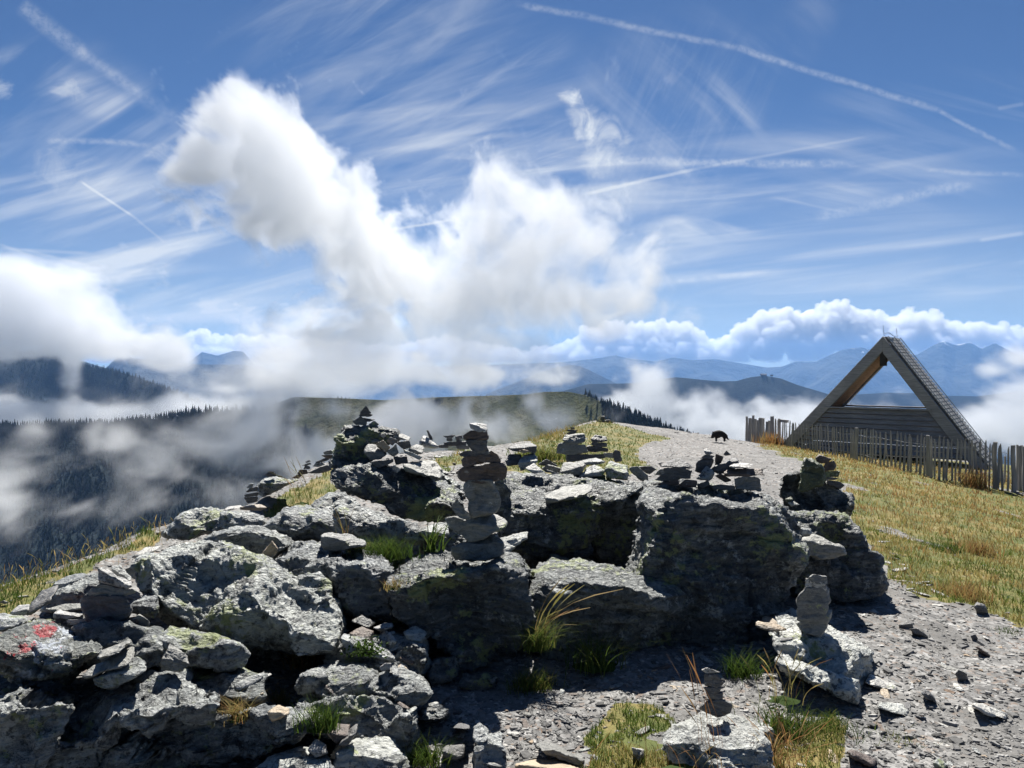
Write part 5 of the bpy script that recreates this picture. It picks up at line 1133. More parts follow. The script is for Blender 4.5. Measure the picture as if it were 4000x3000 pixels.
# the fences
HX = lambda x: 2700 + x / 1.7015
HY = lambda y: 1250 + y / 1.7015
rng = random.Random(4)
def picket(base, hgt, wd, th, lean, yaw, parent, pointed=True, name='picket', mat=None):
    m = MB(); n_ = len(m.v); segs = 5; c = []
    bx_ = rng.uniform(-.018, .018); by_ = rng.uniform(-.012, .012)
    rings = []
    for i in range(segs + 1):
        f = i / segs; k = 1.0
        ww = wd * (1 - .12 * f) * (.95 + .1 * math.sin(f * 5 + bx_ * 90))
        if pointed and i == segs: ww *= .38
        ox_ = lean * hgt * f + bx_ * math.sin(f * 6.0); oy_ = by_ * math.sin(f * 4 + 1)
        z = hgt * (f if not (pointed and i == segs - 1) else .93)
        rings.append([(ox_ - ww / 2, oy_ - th / 2, z), (ox_ + ww / 2, oy_ - th / 2, z), (ox_ + ww / 2, oy_ + th / 2, z), (ox_ - ww / 2, oy_ + th / 2, z)])
    for r_ in rings: m.v += r_
    for i in range(segs):
        for j in range(4):
            a = i * 4 + j; b2 = i * 4 + (j + 1) % 4
            m.f.append((a, b2, b2 + 4, a + 4))
    m.f.append((3, 2, 1, 0)); k = segs * 4; m.f.append((k, k + 1, k + 2, k + 3))
    o = m.build(name, mat or WOODV, parent); o.location = base - parent.location; o.rotation_euler = (0, 0, yaw)
    return o
FB = [(598, 838), (690, 848), (780, 860), (900, 888), (1000, 912), (1100, 935), (1270, 985), (1400, 1012), (1560, 1050), (1620, 1060), (1750, 1075), (1900, 1082), (2000, 1102), (2100, 1118)]
FT = [(598, 668), (690, 678), (780, 688), (900, 700), (1000, 712), (1100, 722), (1270, 737), (1450, 762), (1620, 777), (1750, 787), (1900, 800), (2000, 815), (2100, 828)]
FD = [(598, 28.0), (690, 26.6), (780, 25.3), (900, 23.9), (1100, 21.4), (1270, 18.9), (1450, 17.3), (1620, 16.2), (1900, 15.8), (2100, 15.5), (2300, 15.3), (2600, 15.2)]
def ip(T_, x): return float(np.interp(x, [a for a, _ in T_], [b for _, b in T_]))
def fpos(x):
    d = ip(FD, x); p = P(HX(x), HY(ip(FB, x)), d); q = P(HX(x), HY(ip(FT, x)), d); return p, q.z - p.z, d
fence = tag(empty('picket_fence', P(HX(1300), HY(990), 18.6)), 'long weathered picket fence running in front of the timber hut', 'fence')
xs = []
x = 606.0
while x < 2108:
    d = ip(FD, x); xs.append(x); x += 1.7015 * F / d * .088 * rng.uniform(.82, 1.2)
tops = []
for i, x in enumerate(xs):
    p, h_, d = fpos(x); yaw = HANG + rng.uniform(-.2, .2)
    p = Vector((p.x, p.y, p.z - .12))
    picket(p, (h_ + .12) * rng.uniform(.95, 1.04), rng.uniform(.034, .050), .022, rng.uniform(-.035, .035), yaw, fence)
    tops.append((p, h_))
for x in (1105, 1590, 2030):
    p, h_, d = fpos(x); picket(Vector((p.x, p.y + .07, p.z - .2)), h_ + .22, .085, .08, rng.uniform(-.02, .02), HANG, fence, False, 'post')
for f in (.22, .80):
    m = MB(); pr = None
    for (p, h_) in tops:
        q = p - fence.location + Vector((0, -.02, .12 + h_ * f + rng.uniform(-.012, .012)))
        if pr: m.bar(pr, q, .008, .008)
        pr = q
    m.build('wire', STEEL, fence)
lf = tag(empty('board_fence', P(HX(440), HY(820), 30)), 'short fence of broad upright boards left of the timber hut', 'fence')
x = 362
for wd, tp in ((17, 640), (22, 650), (16, 633), (22, 655), (15, 663), (24, 648), (20, 650), (18, 672), (16, 665)):
    p = P(HX(x + wd / 2), HY(824 + (x - 362) * .05), 30.5 - (x - 362) * .006); h_ = (824 - tp) / 1.7015 / F * 30.4 + .15
    picket(p - Vector((0, 0, .15)), h_, wd / 1.7015 / F * 30.5 * 1.08, .05, rng.uniform(-.015, .05), rng.uniform(-.2, .2), lf, False, 'board')
    x += wd * .92
for x in (540, 562, 578, 590): 
    p = P(HX(x), HY(842), 28.6); picket(p - Vector((0, 0, .15)), (842 - (640 if x == 540 else 655)) / 1.7015 / F * 28.6 + .15, .16 if x == 540 else .06, .05, rng.uniform(-.02, .02), 0, lf, x != 540, 'post' if x == 540 else 'picket')
m = MB(); a = P(HX(582), HY(668), 28.7) - lf.location; b_ = P(HX(640), HY(674), 28.3) - lf.location
m.bar(a, b_, .12, .10); m.build('rail', WOODV, lf)
rf = tag(empty('board_fence', P(HX(2140), HY(1112), 15.4)), 'cluster of tall grey boards at the right end of the picket fence', 'fence')
for x, wd, tp, dd in ((2140, 34, 832, 0), (2164, 16, 828, .1), (2180, 15, 836, .15), (2196, 16, 832, .2), (2212, 15, 840, .1), (2228, 16, 836, .2), (2245, 18, 842, .2), (2062, 18, 885, 1.5), (2080, 14, 905, 1.6)):
    p = P(HX(x), HY(1114), 15.4 + dd); h_ = (1114 - tp) / 1.7015 / F * (15.4 + dd) + .15
    picket(p - Vector((0, 0, .15)), h_, wd / 1.7015 / F * 13.5, .04, rng.uniform(-.03, .03), rng.uniform(-.3, .3), rf, False, 'board')

# ------------------------------------------------------------------ shaggy black dog on the crest
def skin_object(name, verts, edges, radii, mat, sub=2):
    me = bpy.data.meshes.new(name); me.from_pydata(verts, edges, []); o = bpy.data.objects.new(name, me); COL.objects.link(o)
    o.modifiers.new('skin', 'SKIN'); sd = o.modifiers.new('sub', 'SUBSURF'); sd.levels = sd.render_levels = sub
    for i, r in enumerate(radii): me.skin_vertices[0].data[i].radius = (r, r) if not isinstance(r, tuple) else r
    me.skin_vertices[0].data[0].use_root = True
    dg = bpy.context.evaluated_depsgraph_get(); dg.update()
    m2 = bpy.data.meshes.new_from_object(o.evaluated_get(dg)); m2.name = name
    o.modifiers.clear(); o.data = m2; m2.materials.clear(); m2.materials.append(mat)
    v = np.zeros(len(m2.vertices) * 3, np.float32); m2.vertices.foreach_get('co', v); v = v.reshape(-1, 3)
    nn = np.zeros_like(v).ravel(); m2.vertices.foreach_get('normal', nn); nn = nn.reshape(-1, 3)
    v = v + nn * (fbm(v * 20, 4, 5) * .06)[:, None]
    m2.vertices.foreach_set('co', v.ravel()); m2.update()
    m2.polygons.foreach_set('use_smooth', np.ones(len(m2.polygons), bool))
    return o
mf, t, b, _ = new_mat('black_fur'); g = t.node('ShaderNodeTexCoord').outputs['Object']
fz = t.noise(t.mapping(g, scale=(1, 1, .3)), 60, 5, .7)
t.link(t.ramp(fz, [(.3, (.008, .008, .009)), (.7, (.045, .04, .038))]), b.inputs['Base Color']); t.link(t.bump(fz, 1.0, .02), b.inputs['Normal'])  # fur tones lifted to stand in for rim light
dv = [(.26, 0, .36), (.10, 0, .38), (-.08, 0, .37), (-.20, .0, .36), (-.29, .02, .30), (-.37, .04, .20),
      (.24, .08, .20), (.27, .09, .10), (.26, .09, .0), (.23, -.08, .20), (.21, -.09, .10), (.20, -.09, .0),
      (-.16, .08, .20), (-.15, .08, .10), (-.16, .08, .0), (-.20, -.08, .20), (-.21, -.08, .10), (-.23, -.08, .0),
      (.34, 0, .27), (.37, 0, .16), (.41, 0, .09), (.47, 0, .08), (-.33, .0, .36), (-.385, -.03, .47), (-.33, .07, .37), (-.31, .12, .44), (-.41, .05, .14)]
de = [(0, 1), (1, 2), (2, 3), (3, 4), (4, 5), (0, 6), (6, 7), (7, 8), (0, 9), (9, 10), (10, 11), (2, 12), (12, 13), (13, 14), (2, 15), (15, 16), (16, 17), (0, 18), (18, 19), (19, 20), (20, 21), (4, 22), (22, 23), (4, 24), (24, 25), (5, 26)]
dr = [.16, .165, .155, .13, .10, .07, .085, .05, .045, .085, .05, .045, .075, .05, .045, .075, .05, .045, .055, .045, .045, .02, .05, .012, .05, .012, .04]
dog = skin_object('dog', dv, de, dr, mf)
dogd = gd(2812, 1729); dogp = P(2812, 1724, dogd); print('dog', dogd); dog.location = dogp; dog.scale = (dogd / 39,) * 2 + (dogd / 36,)
tag(dog, 'shaggy black dog standing head down on the gravel crest left of the fence', 'dog')

# ------------------------------------------------------------------ trees
mt_, t, b, _ = new_mat('spruce_needles'); g = t.node('ShaderNodeNewGeometry').outputs['Position']
oi = t.node('ShaderNodeObjectInfo').outputs['Random']
c = t.ramp(t.noise(g, .6, 4, .7), [(.3, (.007, .013, .014)), (.7, (.024, .038, .030))])
t.link(t.mix(1.0, c, t.ramp(oi, [(0, (.6, .7, .8)), (1, (1.4, 1.3, 1.0))]), 'MULTIPLY'), b.inputs['Base Color'])
def spruce_mesh(seed, tiers, sides):
    r_ = random.Random(seed); v, f = [], []
    def tri_ring(z0, z1, rad):
        n0 = len(v); a0 = r_.uniform(0, 6)
        v.append((0, 0, z1))
        for i in range(sides * 2):
            a = a0 + math.pi * i / sides; k = rad * (r_.uniform(.78, 1.12) if i % 2 == 0 else r_.uniform(.38, .6))
            v.append((math.cos(a) * k, math.sin(a) * k, z0 + (r_.uniform(-.025, .01) if i % 2 == 0 else .02)))
        for i in range(sides * 2):
            f.append((n0, n0 + 1 + i, n0 + 1 + (i + 1) % (sides * 2)))
    for i in range(tiers):
        q = i / tiers
        tri_ring(.06 + .80 * q, min(1.0, .06 + .80 * q + .34 * (1 - .45 * q)), .19 * (1 - q) ** .85 + .018)
    return np.array(v, np.float32), np.array(f, np.int32)
PROTO = [spruce_mesh(i, 8, 6) for i in range(5)]
LOWP = [spruce_mesh(50 + i, 4, 4) for i in range(5)]
me_p = []
for v_, f_ in PROTO:
    o = mesh_np('spruce', v_, f_, mt_, smooth=False); me_p.append(o.data); bpy.data.objects.remove(o)
rr = random.Random(9)
def tree_at(p, h_, label, group):
    o = bpy.data.objects.new('spruce', rr.choice(me_p)); COL.objects.link(o)
    o.location = p - Vector((0, 0, h_ * .10)); o.scale = (h_ * rr.uniform(.85, 1.2),) * 2 + (h_,); o.rotation_euler = (0, 0, rr.uniform(0, 6))
    tag(o, label, 'tree', group)
mts, t, b, _ = new_mat('forest_needles'); g = t.node('ShaderNodeNewGeometry').outputs['Position']
tn = t.node('ShaderNodeAttribute', attribute_name='tone').outputs['Fac']
t.link(t.mix(1.0, t.ramp(tn, [(0, (.006, .012, .014)), (.6, (.020, .034, .028)), (1, (.050, .060, .030))]), t.ramp(t.noise(g, .6, 4, .7), [(.3, .6), (.7, 1.3)]), 'MULTIPLY'), b.inputs['Base Color'])
RX = [a for a, _, _ in RIDGE]; RY = [b_ for _, b_, _ in RIDGE]; RD = [c_ for _, _, c_ in RIDGE]
def rp(px, back=0.0, dy=0.0):
    d = float(np.interp(px, RX, RD)); return P(px, float(np.interp(px, RX, RY)) + dy, d + back), d
px = -20.0
while px < 1080:
    p, d = rp(px, rr.uniform(-25, 15), rr.uniform(-2, 5)); hp = rr.uniform(18, 34) * (1.35 if 720 < px < 1000 else 1.0) * (.6 if px > 1010 else 1)
    tree_at(p, hp / F * d, 'dark spruce on the crest of the wooded ridge at the left', 'spruces on the left ridge crest'); px += rr.uniform(5, 12)
px = 2288.0
while px < 2775:
    p, d = rp(px, rr.uniform(-20, 10), rr.uniform(-3, 6)); hp = rr.uniform(24, 44) * (.8 if px < 2400 else 1.0)
    tree_at(p, hp / F * d, 'dark spruce in the row descending the ridge behind the grassy knoll', 'spruces on the ridge behind the knoll'); px += rr.uniform(4.5, 11)
for px, hp in ((1135, 12), (1290, 9), (1320, 14), (1335, 12), (1350, 10), (1365, 9), (1380, 8), (1690, 9), (1790, 7), (1878, 9), (1900, 7), (2150, 6), (2185, 6), (2230, 6)):
    p, d = rp(px, 0, 2); tree_at(p, hp / F * d, 'tiny lone spruce on the skyline of the grassy hill', 'lone spruces on the hill skyline')
def forest(name, obj, n_, hlo, hhi, seed, cond):
    me = obj.data; V = np.zeros(len(me.vertices) * 3, np.float32); me.vertices.foreach_get('co', V); V = V.reshape(-1, 3)
    md = np.zeros(len(V), np.float32); me.attributes['meadow'].data.foreach_get('value', md)
    X, Y, D = pix(V); ok = np.where(cond(X, Y, D) & (md < .45))[0]
    r_ = np.random.RandomState(seed); w_ = 1.0 / D[ok] ** 0.5; idx = r_.choice(ok, n_, p=w_ / w_.sum())
    vs, fs, n0, tn_ = [], [], 0, []
    for i in idx:
        v_, f_ = LOWP[r_.randint(5)]; h_ = r_.uniform(hlo * .6, hhi * 1.1); tn_.append(np.full(len(v_), r_.beta(1.6, 2.2)))
        vs.append(v_ * h_ + V[i] + np.array([r_.uniform(-5, 5), r_.uniform(-8, 8), -h_ * .12])); fs.append(f_ + n0); n0 += len(v_)
    return tag(mesh_np(name, np.concatenate(vs), np.concatenate(fs), mts, smooth=False, attrs={'tone': np.concatenate(tn_)}), kind='stuff')
forest('forest', hill, 8000, 8, 15, 1, lambda X, Y, D: (X > -250) & (X < 1250) & (Y > 1600) & (Y < 2400) & (D < 1560) & (D > 330))
forest('forest', hill, 900, 6, 13, 2, lambda X, Y, D: (X > 2230) & (X < 2800) & (Y > 1540) & (Y < 1800) & (D < 1100) & (D > 330))
forest('forest', hill, 500, 4, 9, 4, lambda X, Y, D: (X > 1150) & (X < 2300) & (Y > 1570) & (Y < 1800) & (D < 1200) & (D > 330))
forest('forest', bpy.data.objects['left_hill'], 2600, 14, 24, 3, lambda X, Y, D: (X > -200) & (X < 1000) & (Y > 1350) & (Y < 1640) & (D < 3700))
# far buildings on the hilltop
sb = tag(empty('mountain_station', P(2985, 1466, 5000)), 'tiny mountain station building on the far grassy hilltop', 'building')
m = MB(); m.box((-22, -8, -6), (14, 8, 5)); m.build('wall', plain('station_wall', (.12, .11, .10), .8), sb)
m = MB(); m.hexa([(-24, -10, 5), (16, -10, 5), (16, 10, 5), (-24, 10, 5), (-24, -.2, 11), (16, -.2, 11), (16, .2, 11), (-24, .2, 11)]); m.build('roof', plain('station_roof', (.07, .07, .08), .7), sb)
m = MB(); m.box((40, -6, -6), (56, 6, 4)); m.build('annex', plain('annex_wall', (.13, .12, .11), .8), sb)
# ------------------------------------------------------------------ small stuff on the ground
bpy.context.view_layer.update()
_dg = bpy.context.evaluated_depsgraph_get()
_hide = ('haze', 'mist', 'cloud', 'fog_bank')
def hit(px, py):
    """what the ray through a photo pixel meets first: point, normal, name"""
    o = Vector((0, 0, CAM_Z)); dr_ = (P(px, py, 1.0) - o).normalized()
    for _k in range(8):
        ok, loc, nor, _i, ob, _m = sc.ray_cast(_dg, o, dr_, distance=3000)
        if not ok: return None
        if ob.name.split('.')[0] in _hide: o = loc + dr_ * .01; continue
        return loc, nor, ob.name
    return None
rs = np.random.RandomState(21)
def shard_geo(r_, n6=6):
    """a flat broken shard: two uneven rings"""
    a = np.sort(r_.uniform(0, 2 * np.pi, n6)); k = r_.uniform(.6, 1.15, n6)
    top = np.stack([np.cos(a) * k * .85, np.sin(a) * k * .6, np.full(n6, 1.0) + r_.uniform(-.35, .35, n6)], 1)
    bot = np.stack([np.cos(a) * k, np.sin(a) * k * .75, np.zeros(n6)], 1)
    return np.concatenate([top, bot])
_q = []
for i in range(6): _q.append((i, 6 + i, 6 + (i + 1) % 6)); _q.append((i, 6 + (i + 1) % 6, (i + 1) % 6))
for i in range(1, 5): _q.append((0, i, i + 1))
SF = np.array(_q, np.int32)
PROT = np.stack([shard_geo(rs) for _ in range(60)])
mgv, t, b, _ = new_mat('gravel_stone')
tn = t.node('ShaderNodeAttribute', attribute_name='tone').outputs['Fac']
gp = t.node('ShaderNodeNewGeometry').outputs['Position']
c = t.ramp(tn, [(0, (.055, .054, .052)), (.3, (.14, .137, .132)), (.6, (.26, .254, .243)), (.86, (.46, .45, .425)), (.93, (.24, .165, .115)), (1, (.36, .28, .20))])
t.link(t.mix(1.0, c, t.ramp(t.noise(gp, 70, 4, .7), [(.3, .62), (.7, 1.2)]), 'MULTIPLY'), b.inputs['Base Color'])
t.link(t.bump(t.noise(gp, 90, 4, .7), .5, .01), b.inputs['Normal'])
def scatter(name, pos, size, tone, thick=.20, tilt=.16):
    n_ = len(pos); pr = PROT[rs.randint(0, 60, n_)].copy(); pr[:, :, 2] *= thick * rs.uniform(.6, 1.5, n_)[:, None]
    pr *= size[:, None, None]
    a = rs.uniform(0, 6.28, n_); ca, sa = np.cos(a)[:, None], np.sin(a)[:, None]
    x = pr[:, :, 0] * ca - pr[:, :, 1] * sa; y = pr[:, :, 0] * sa + pr[:, :, 1] * ca; z = pr[:, :, 2]
    tx, ty = rs.normal(0, tilt, n_)[:, None], rs.normal(0, tilt, n_)[:, None]
    z = z + x * tx + y * ty
    V = np.stack([x, y, z], 2) + pos[:, None, :]
    Fc = (SF[None] + (np.arange(n_) * 12)[:, None, None]).reshape(-1, 3)
    return mesh_np(name, V.reshape(-1, 3), Fc, mgv, smooth=False, attrs={'tone': np.repeat(tone, 12)})
def ground_pts(n_, rmin, rmax, power, amin=-52, amax=52):
    u_ = rs.uniform(0, 1, n_)
    if abs(power) < 1e-6: r = rmin * (rmax / rmin) ** u_
    else: r = (rmin ** power + (rmax ** power - rmin ** power) * u_) ** (1 / power)
    a = np.radians(rs.uniform(amin, amax, n_)); x, y = r * np.sin(a), r * np.cos(a)
    q = np.stack([x, y, np.zeros(n_)], 1)
    z = ground_base(x, y) + (fbm(q * np.array([1.3, 1.3, .0]), 4, 2) * .0)
    return np.stack([x, y, z], 1)
# the heights of the ground mesh itself, for things that lie on it
from mathutils.bvhtree import BVHTree
def on_ground(p):
    p = p.copy(); g2 = np.stack([p[:, 0], p[:, 1], ground_base(p[:, 0], p[:, 1])], 1)
    p[:, 2] = g2[:, 2] + fbm(g2 * np.array([1.3, 1.3, .0]), 4, 2) * 0.07 + fbm(g2 * np.array([7., 7., 0]), 4, 3) * 0.022
    return p
gp_ = on_ground(ground_pts(110000, 2.4, 34, -.55))
gmk = grassmask(gp_) & (meadow_bare(gp_) < .5)
keep = (~gmk | (rs.uniform(0, 1, len(gp_)) < .06)); gp_ = gp_[keep]
rad = np.hypot(gp_[:, 0], gp_[:, 1])
sz = np.clip(rs.lognormal(-4.8, .5, len(gp_)), .005, .05) * (1 + rad * .055)
tone = np.clip(rs.beta(2.0, 2.4, len(gp_)) * .9 + (rs.uniform(0, 1, len(gp_)) < .05) * .5, 0, 1)
tag(scatter('gravel', gp_, sz, tone), kind='stuff')

# larger loose shards on the path, each a thing of its own
tmpl = []
for i in range(10):
    v_, f_ = rock_geo('X', [(1900 + 90 * math.cos(a) * rs.uniform(.7, 1.2), 1500 + 34 * math.sin(a) * rs.uniform(.6, 1.2), .25 * math.sin(a)) for a in np.linspace(0, 6, 8)], 3.0, .05, 900 + i, 3, 40, 5, .5)
    v_ = v_ - np.array([(v_[:, 0].min() + v_[:, 0].max()) / 2, (v_[:, 1].min() + v_[:, 1].max()) / 2, v_[:, 2].min()]); v_ /= max(np.ptp(v_[:, 0]), np.ptp(v_[:, 1])) * .55
    o = mesh_np('shard', v_, f_, ROCKM['gwpgkwrpgt'[i]]); tmpl.append(o.data); bpy.data.objects.remove(o)
def put_shard(p, s_, k, label, group, nrm=None):
    o = bpy.data.objects.new('shard', tmpl[k]); COL.objects.link(o); o.location = p; o.scale = (s_, s_ * rr.uniform(.7, 1.2), s_ * rr.uniform(.6, 1.2))
    q = Vector((rr.uniform(-.2, .2), rr.uniform(-.2, .2), 1)).normalized() if nrm is None else (nrm + Vector((rr.uniform(-.25, .25), rr.uniform(-.25, .25), .4))).normalized()
    o.rotation_euler = (q.to_track_quat('Z', 'Y').to_matrix() @ Matrix.Rotation(rr.uniform(0, 6.28), 3, 'Z')).to_euler()
    tag(o, label, 'stone', group)
cnt = 0
PATH = [(2080, 2600), (2300, 2640), (2620, 2720), (2700, 2500), (3050, 2450), (3480, 2300), (3560, 2250), (4000, 2480), (4000, 3000), (1950, 3000), (1960, 2700)]
while cnt < 110:
    px, py = rr.uniform(1950, 4000), rr.uniform(2230, 2990)
    if not inpoly(np.array([px]), np.array([py]), PATH)[0]: continue
    h_ = hit(px, py)
    if not h_ or not h_[2].startswith('ground'): continue
    d_ = (h_[0] - Vector((0, 0, CAM_Z))).length
    put_shard(h_[0] - Vector((0, 0, .004)), rr.choice((12, 16, 20, 28, 38)) / F * d_ * rr.uniform(.8, 1.25), rr.randrange(10), 'loose flat shard lying on the gravel of the path', 'loose shards on the path'); cnt += 1
cnt = 0
for poly, num, lab, grp in (
        ([(1330, 2420), (1480, 2395), (1680, 2460), (1700, 2580), (1560, 2640), (1420, 2580), (1320, 2540)], 60, 'broken shard among the bright rubble left of the middle boulder', 'shards of the rubble shelf'),
        ([(2950, 2500), (3010, 2400), (3060, 2480), (3060, 2640), (3120, 2750), (3060, 2760), (2980, 2640)], 36, 'broken shard between the overhanging boulder and the bright slab', 'shards beside the bright slab'),
        ([(1500, 2760), (1950, 2700), (2000, 2990), (1650, 3000)], 26, 'flat shard in the shaded hollow below the middle boulder', 'shards in the shaded hollow'),
        ([(1000, 2560), (1300, 2680), (1240, 2760), (1080, 2740), (960, 2690)], 22, 'small shard between the humped rock and the layered boulder', 'shards in the rock gap'),
        ([(2150, 2480), (2900, 2560), (2850, 2720), (2200, 2700)], 24, 'flat shard lying in the shade under the overhanging boulder', 'shards under the overhang'),
        ([(1620, 1760), (1900, 1780), (1880, 1900), (1650, 1880)], 30, 'small slab on the far edge behind the tall cairn', 'slabs on the far edge'),
        ([(3440, 2060), (3560, 2250), (3700, 2330), (3640, 2380), (3500, 2300), (3430, 2180)], 30, 'flat shard along the border of path and meadow', 'shards along the meadow border')):
    k = 0; tries = 0
    while k < num and tries < 4000:
        tries += 1
        x0, y0 = min(a for a, _ in poly), min(b_ for _, b_ in poly); x1, y1 = max(a for a, _ in poly), max(b_ for _, b_ in poly)
        px, py = rr.uniform(x0, x1), rr.uniform(y0, y1)
        if not inpoly(np.array([px]), np.array([py]), poly)[0]: continue
        h_ = hit(px, py)
        if not h_ or h_[1].z < .72 or not h_[2].startswith(('ground', 'boulder')): continue
        d_ = (h_[0] - Vector((0, 0, CAM_Z))).length
        if d_ > 30 or (grp == 'slabs on the far edge' and d_ < 7.5): continue
        put_shard(h_[0] - Vector((0, 0, .006)), rr.choice((20, 28, 36, 44, 54) if d_ < 5 and h_[2].startswith('boulder') else (14, 18, 24, 30, 38) if d_ < 5 else (10, 14, 18, 24, 34)) / F * d_ * rr.uniform(.8, 1.2), rr.randrange(10), lab, grp, h_[1]); k += 1

# ------------------------------------------------------------------ grass
mgr, t, b, _ = new_mat('grass_blade')
tn = t.node('ShaderNodeAttribute', attribute_name='tone').outputs['Fac']
c = t.ramp(tn, [(0, (.035, .070, .012)), (.35, (.085, .125, .022)), (.6, (.20, .18, .055)), (.8, (.33, .25, .10)), (1, (.26, .13, .05))])
tr = t.node('ShaderNodeBsdfTranslucent'); t.link(c, tr.inputs[0]); t.link(c, b.inputs['Base Color'])
ms = t.node('ShaderNodeMixShader'); ms.inputs[0].default_value = .45; t.link(b.outputs[0], ms.inputs[1]); t.link(tr.outputs[0], ms.inputs[2]); t.link(ms.outputs[0], _.inputs['Surface'])
def blades(name, base, h_, w_, tone, bend=.5, segs=3, parent=None, dirs=None, seedhead=0.0):
    n_ = len(base); a = rs.uniform(0, 6.28, n_) if dirs is None else dirs
    dx_, dy_ = np.cos(a), np.sin(a); sx, sy = -dy_, dx_
    bd = bend * rs.uniform(.35, 1.3, n_); Vs = []
    face = rs.uniform(0, 6.28, n_); wx, wy = np.cos(face), np.sin(face)
    for i in range(segs + 1):
        f = i / segs; off = bd * h_ * f ** 1.9; zz_ = h_ * (f - .30 * bd * f * f)
        c_ = base + np.stack([dx_ * off, dy_ * off, zz_], 1)
        k = w_ * (1 - f) ** .7 * .5 if i < segs else w_ * .04
        k = np.broadcast_to(k, (n_,)).copy()
        if seedhead and i >= segs - 1: k = np.maximum(k, w_ * seedhead * (1.0 if i == segs - 1 else .3))
        Vs.append(c_ - np.stack([wx * k, wy * k, 0 * k], 1)); Vs.append(c_ + np.stack([wx * k, wy * k, 0 * k], 1))
    V = np.stack(Vs, 1); m_ = 2 * (segs + 1); fl = []
    for i in range(segs): fl.append((2 * i, 2 * i + 1, 2 * i + 3)); fl.append((2 * i, 2 * i + 3, 2 * i + 2))
    Fc = (np.array(fl, np.int32)[None] + (np.arange(n_) * m_)[:, None, None]).reshape(-1, 3)
    return V.reshape(-1, 3), Fc, np.repeat(tone, m_)
pts = on_ground(ground_pts(330000, 2.6, 30, -.25, -48, 50))
mk = grassmask(pts) & (rs.uniform(0, 1, len(pts)) > meadow_bare(pts) * .95)
pts = pts[mk]
cl = fbm(pts * np.array([1.8, 1.8, 0]), 4, 91) * 2.2; gap = fbm(pts * np.array([5., 5., 0]), 3, 92) * 2
k = gap > -.35; pts, cl = pts[k], cl[k]
rad = np.hypot(pts[:, 0], pts[:, 1])
pxx, pyy, _d = pix(pts)
dry = np.where(pxx > 2900, .08 + .28 * ss(pts[:, 1], 5, 13), np.where(pxx < 700, -.16, .0))
tone = np.clip(.40 + cl * .36 + dry + rs.normal(0, .12, len(pts)), 0, .95)
V, Fc, tt = blades('grass', pts, rs.uniform(.028, .08, len(pts)) * (1 + .4 * (tone > .6)) * np.where(rad < 5, .62, 1.0), np.maximum(.0045, rad * .0010), tone, .55, 2)
tag(mesh_np('grass', V, Fc, mgr, smooth=False, attrs={'tone': tt}), kind='stuff')
print('blades', len(pts))
def tuft(label, px, py, n_, hgt, spread, tone, bend=.6, d=None, lean=None, wd=.0045, name='grass_tuft', cat='grass tuft', group=None, seed=0.0):
    if d is None:
        h_ = hit(px, py); p = h_[0] if h_ else P(px, py, 5)
    else: p = P(px, py, d)
    base = np.array(p)[None] + np.stack([rs.normal(0, spread, n_), rs.normal(0, spread * .7, n_), np.full(n_, -.02)], 1)
    dirs = None if lean is None else rs.normal(lean[0], lean[1], n_)
    V, Fc, tt = blades(name, base, hgt * rs.uniform(.45, 1.15, n_), np.full(n_, wd), np.clip(rs.normal(tone, .13, n_), 0, 1), bend, 5, dirs=dirs, seedhead=seed)
    k_ = 0 if group and group.startswith('seeding') else 14
    an = np.linspace(0, 2 * np.pi, k_, endpoint=False); rb = spread * 1.5 * rs.uniform(.7, 1.2, k_)      # the sod the blades grow from
    if k_: sod = np.concatenate([[np.array(p) + (0, 0, .002)], np.array(p) + np.stack([np.cos(an) * rb, np.sin(an) * rb * .7, np.full(k_, -.02)], 1)])
    if k_: Fc = np.concatenate([Fc, np.array([(len(V), len(V) + 1 + i, len(V) + 1 + (i + 1) % k_) for i in range(k_)])]); V = np.concatenate([V, sod]); tt = np.concatenate([tt, np.full(k_ + 1, min(tone, .1))])
    o_ = np.array(p); o = mesh_np(name, V - o_, Fc, mgr, smooth=False, attrs={'tone': tt}); o.location = p
    tag(o, label, cat, group); return o
tuft('big arching half dry tuft at the right foot of the middle boulder', 2095, 2520, 260, .22, .04, .36, 1.0, d=4.05, lean=(.0, 1.4), wd=.004)
tuft('drooping straw stalks of the tuft beside the middle boulder', 2110, 2480, 12, .36, .02, .74, .9, d=4.05, lean=(.2, .5), wd=.006, seed=1.2)
tuft('low yellow green tuft at the edge of the gravel under the arching tuft', 2085, 2690, 420, .13, .06, .40, .6)
tuft('green cushion of fine grass between the wavy boulder and the tall cairn', 1490, 2165, 900, .15, .085, .12, .8, d=4.75, wd=.004)
tuft('bright broad grass blades left of the tall cairn base', 1690, 2140, 26, .26, .03, .22, .9, d=4.75, lean=(.3, 1.2), wd=.012)
tuft('straw stalks beside the green grass cushion', 1345, 2120, 12, .30, .03, .85, .7, d=4.8, lean=(2.6, .6), wd=.005)
tuft('dry brown tuft below the slanted slab boulder', 1180, 2610, 130, .22, .04, .88, .6, wd=.004, seed=1.0)
tuft('small yellow tuft on the gap behind the low ridged boulder', 1092, 2745, 150, .12, .025, .62, .6, wd=.004)
tuft('dry curled tuft at the end of the broad bottom slab', 925, 2790, 120, .11, .03, .78, .9, wd=.004)
tuft('dark green tuft right of the low ridged boulder', 1245, 2830, 200, .13, .035, .15, .6, wd=.005)
tuft('green tuft at the bottom edge beside the pale rounded rock', 1660, 2985, 260, .14, .045, .22, .6, wd=.005)
tuft('dry tuft in the crack beside the long grey boulder', 1545, 2290, 110, .08, .03, .75, .7, wd=.004)
tuft('little grass tuft at the rubble shelf back', 1565, 2440, 70, .10, .03, .40, .7, wd=.004)
tuft('dry grass tuft at the top of the rubble shelf', 1355, 2400, 80, .14, .03, .75, .7, wd=.004)
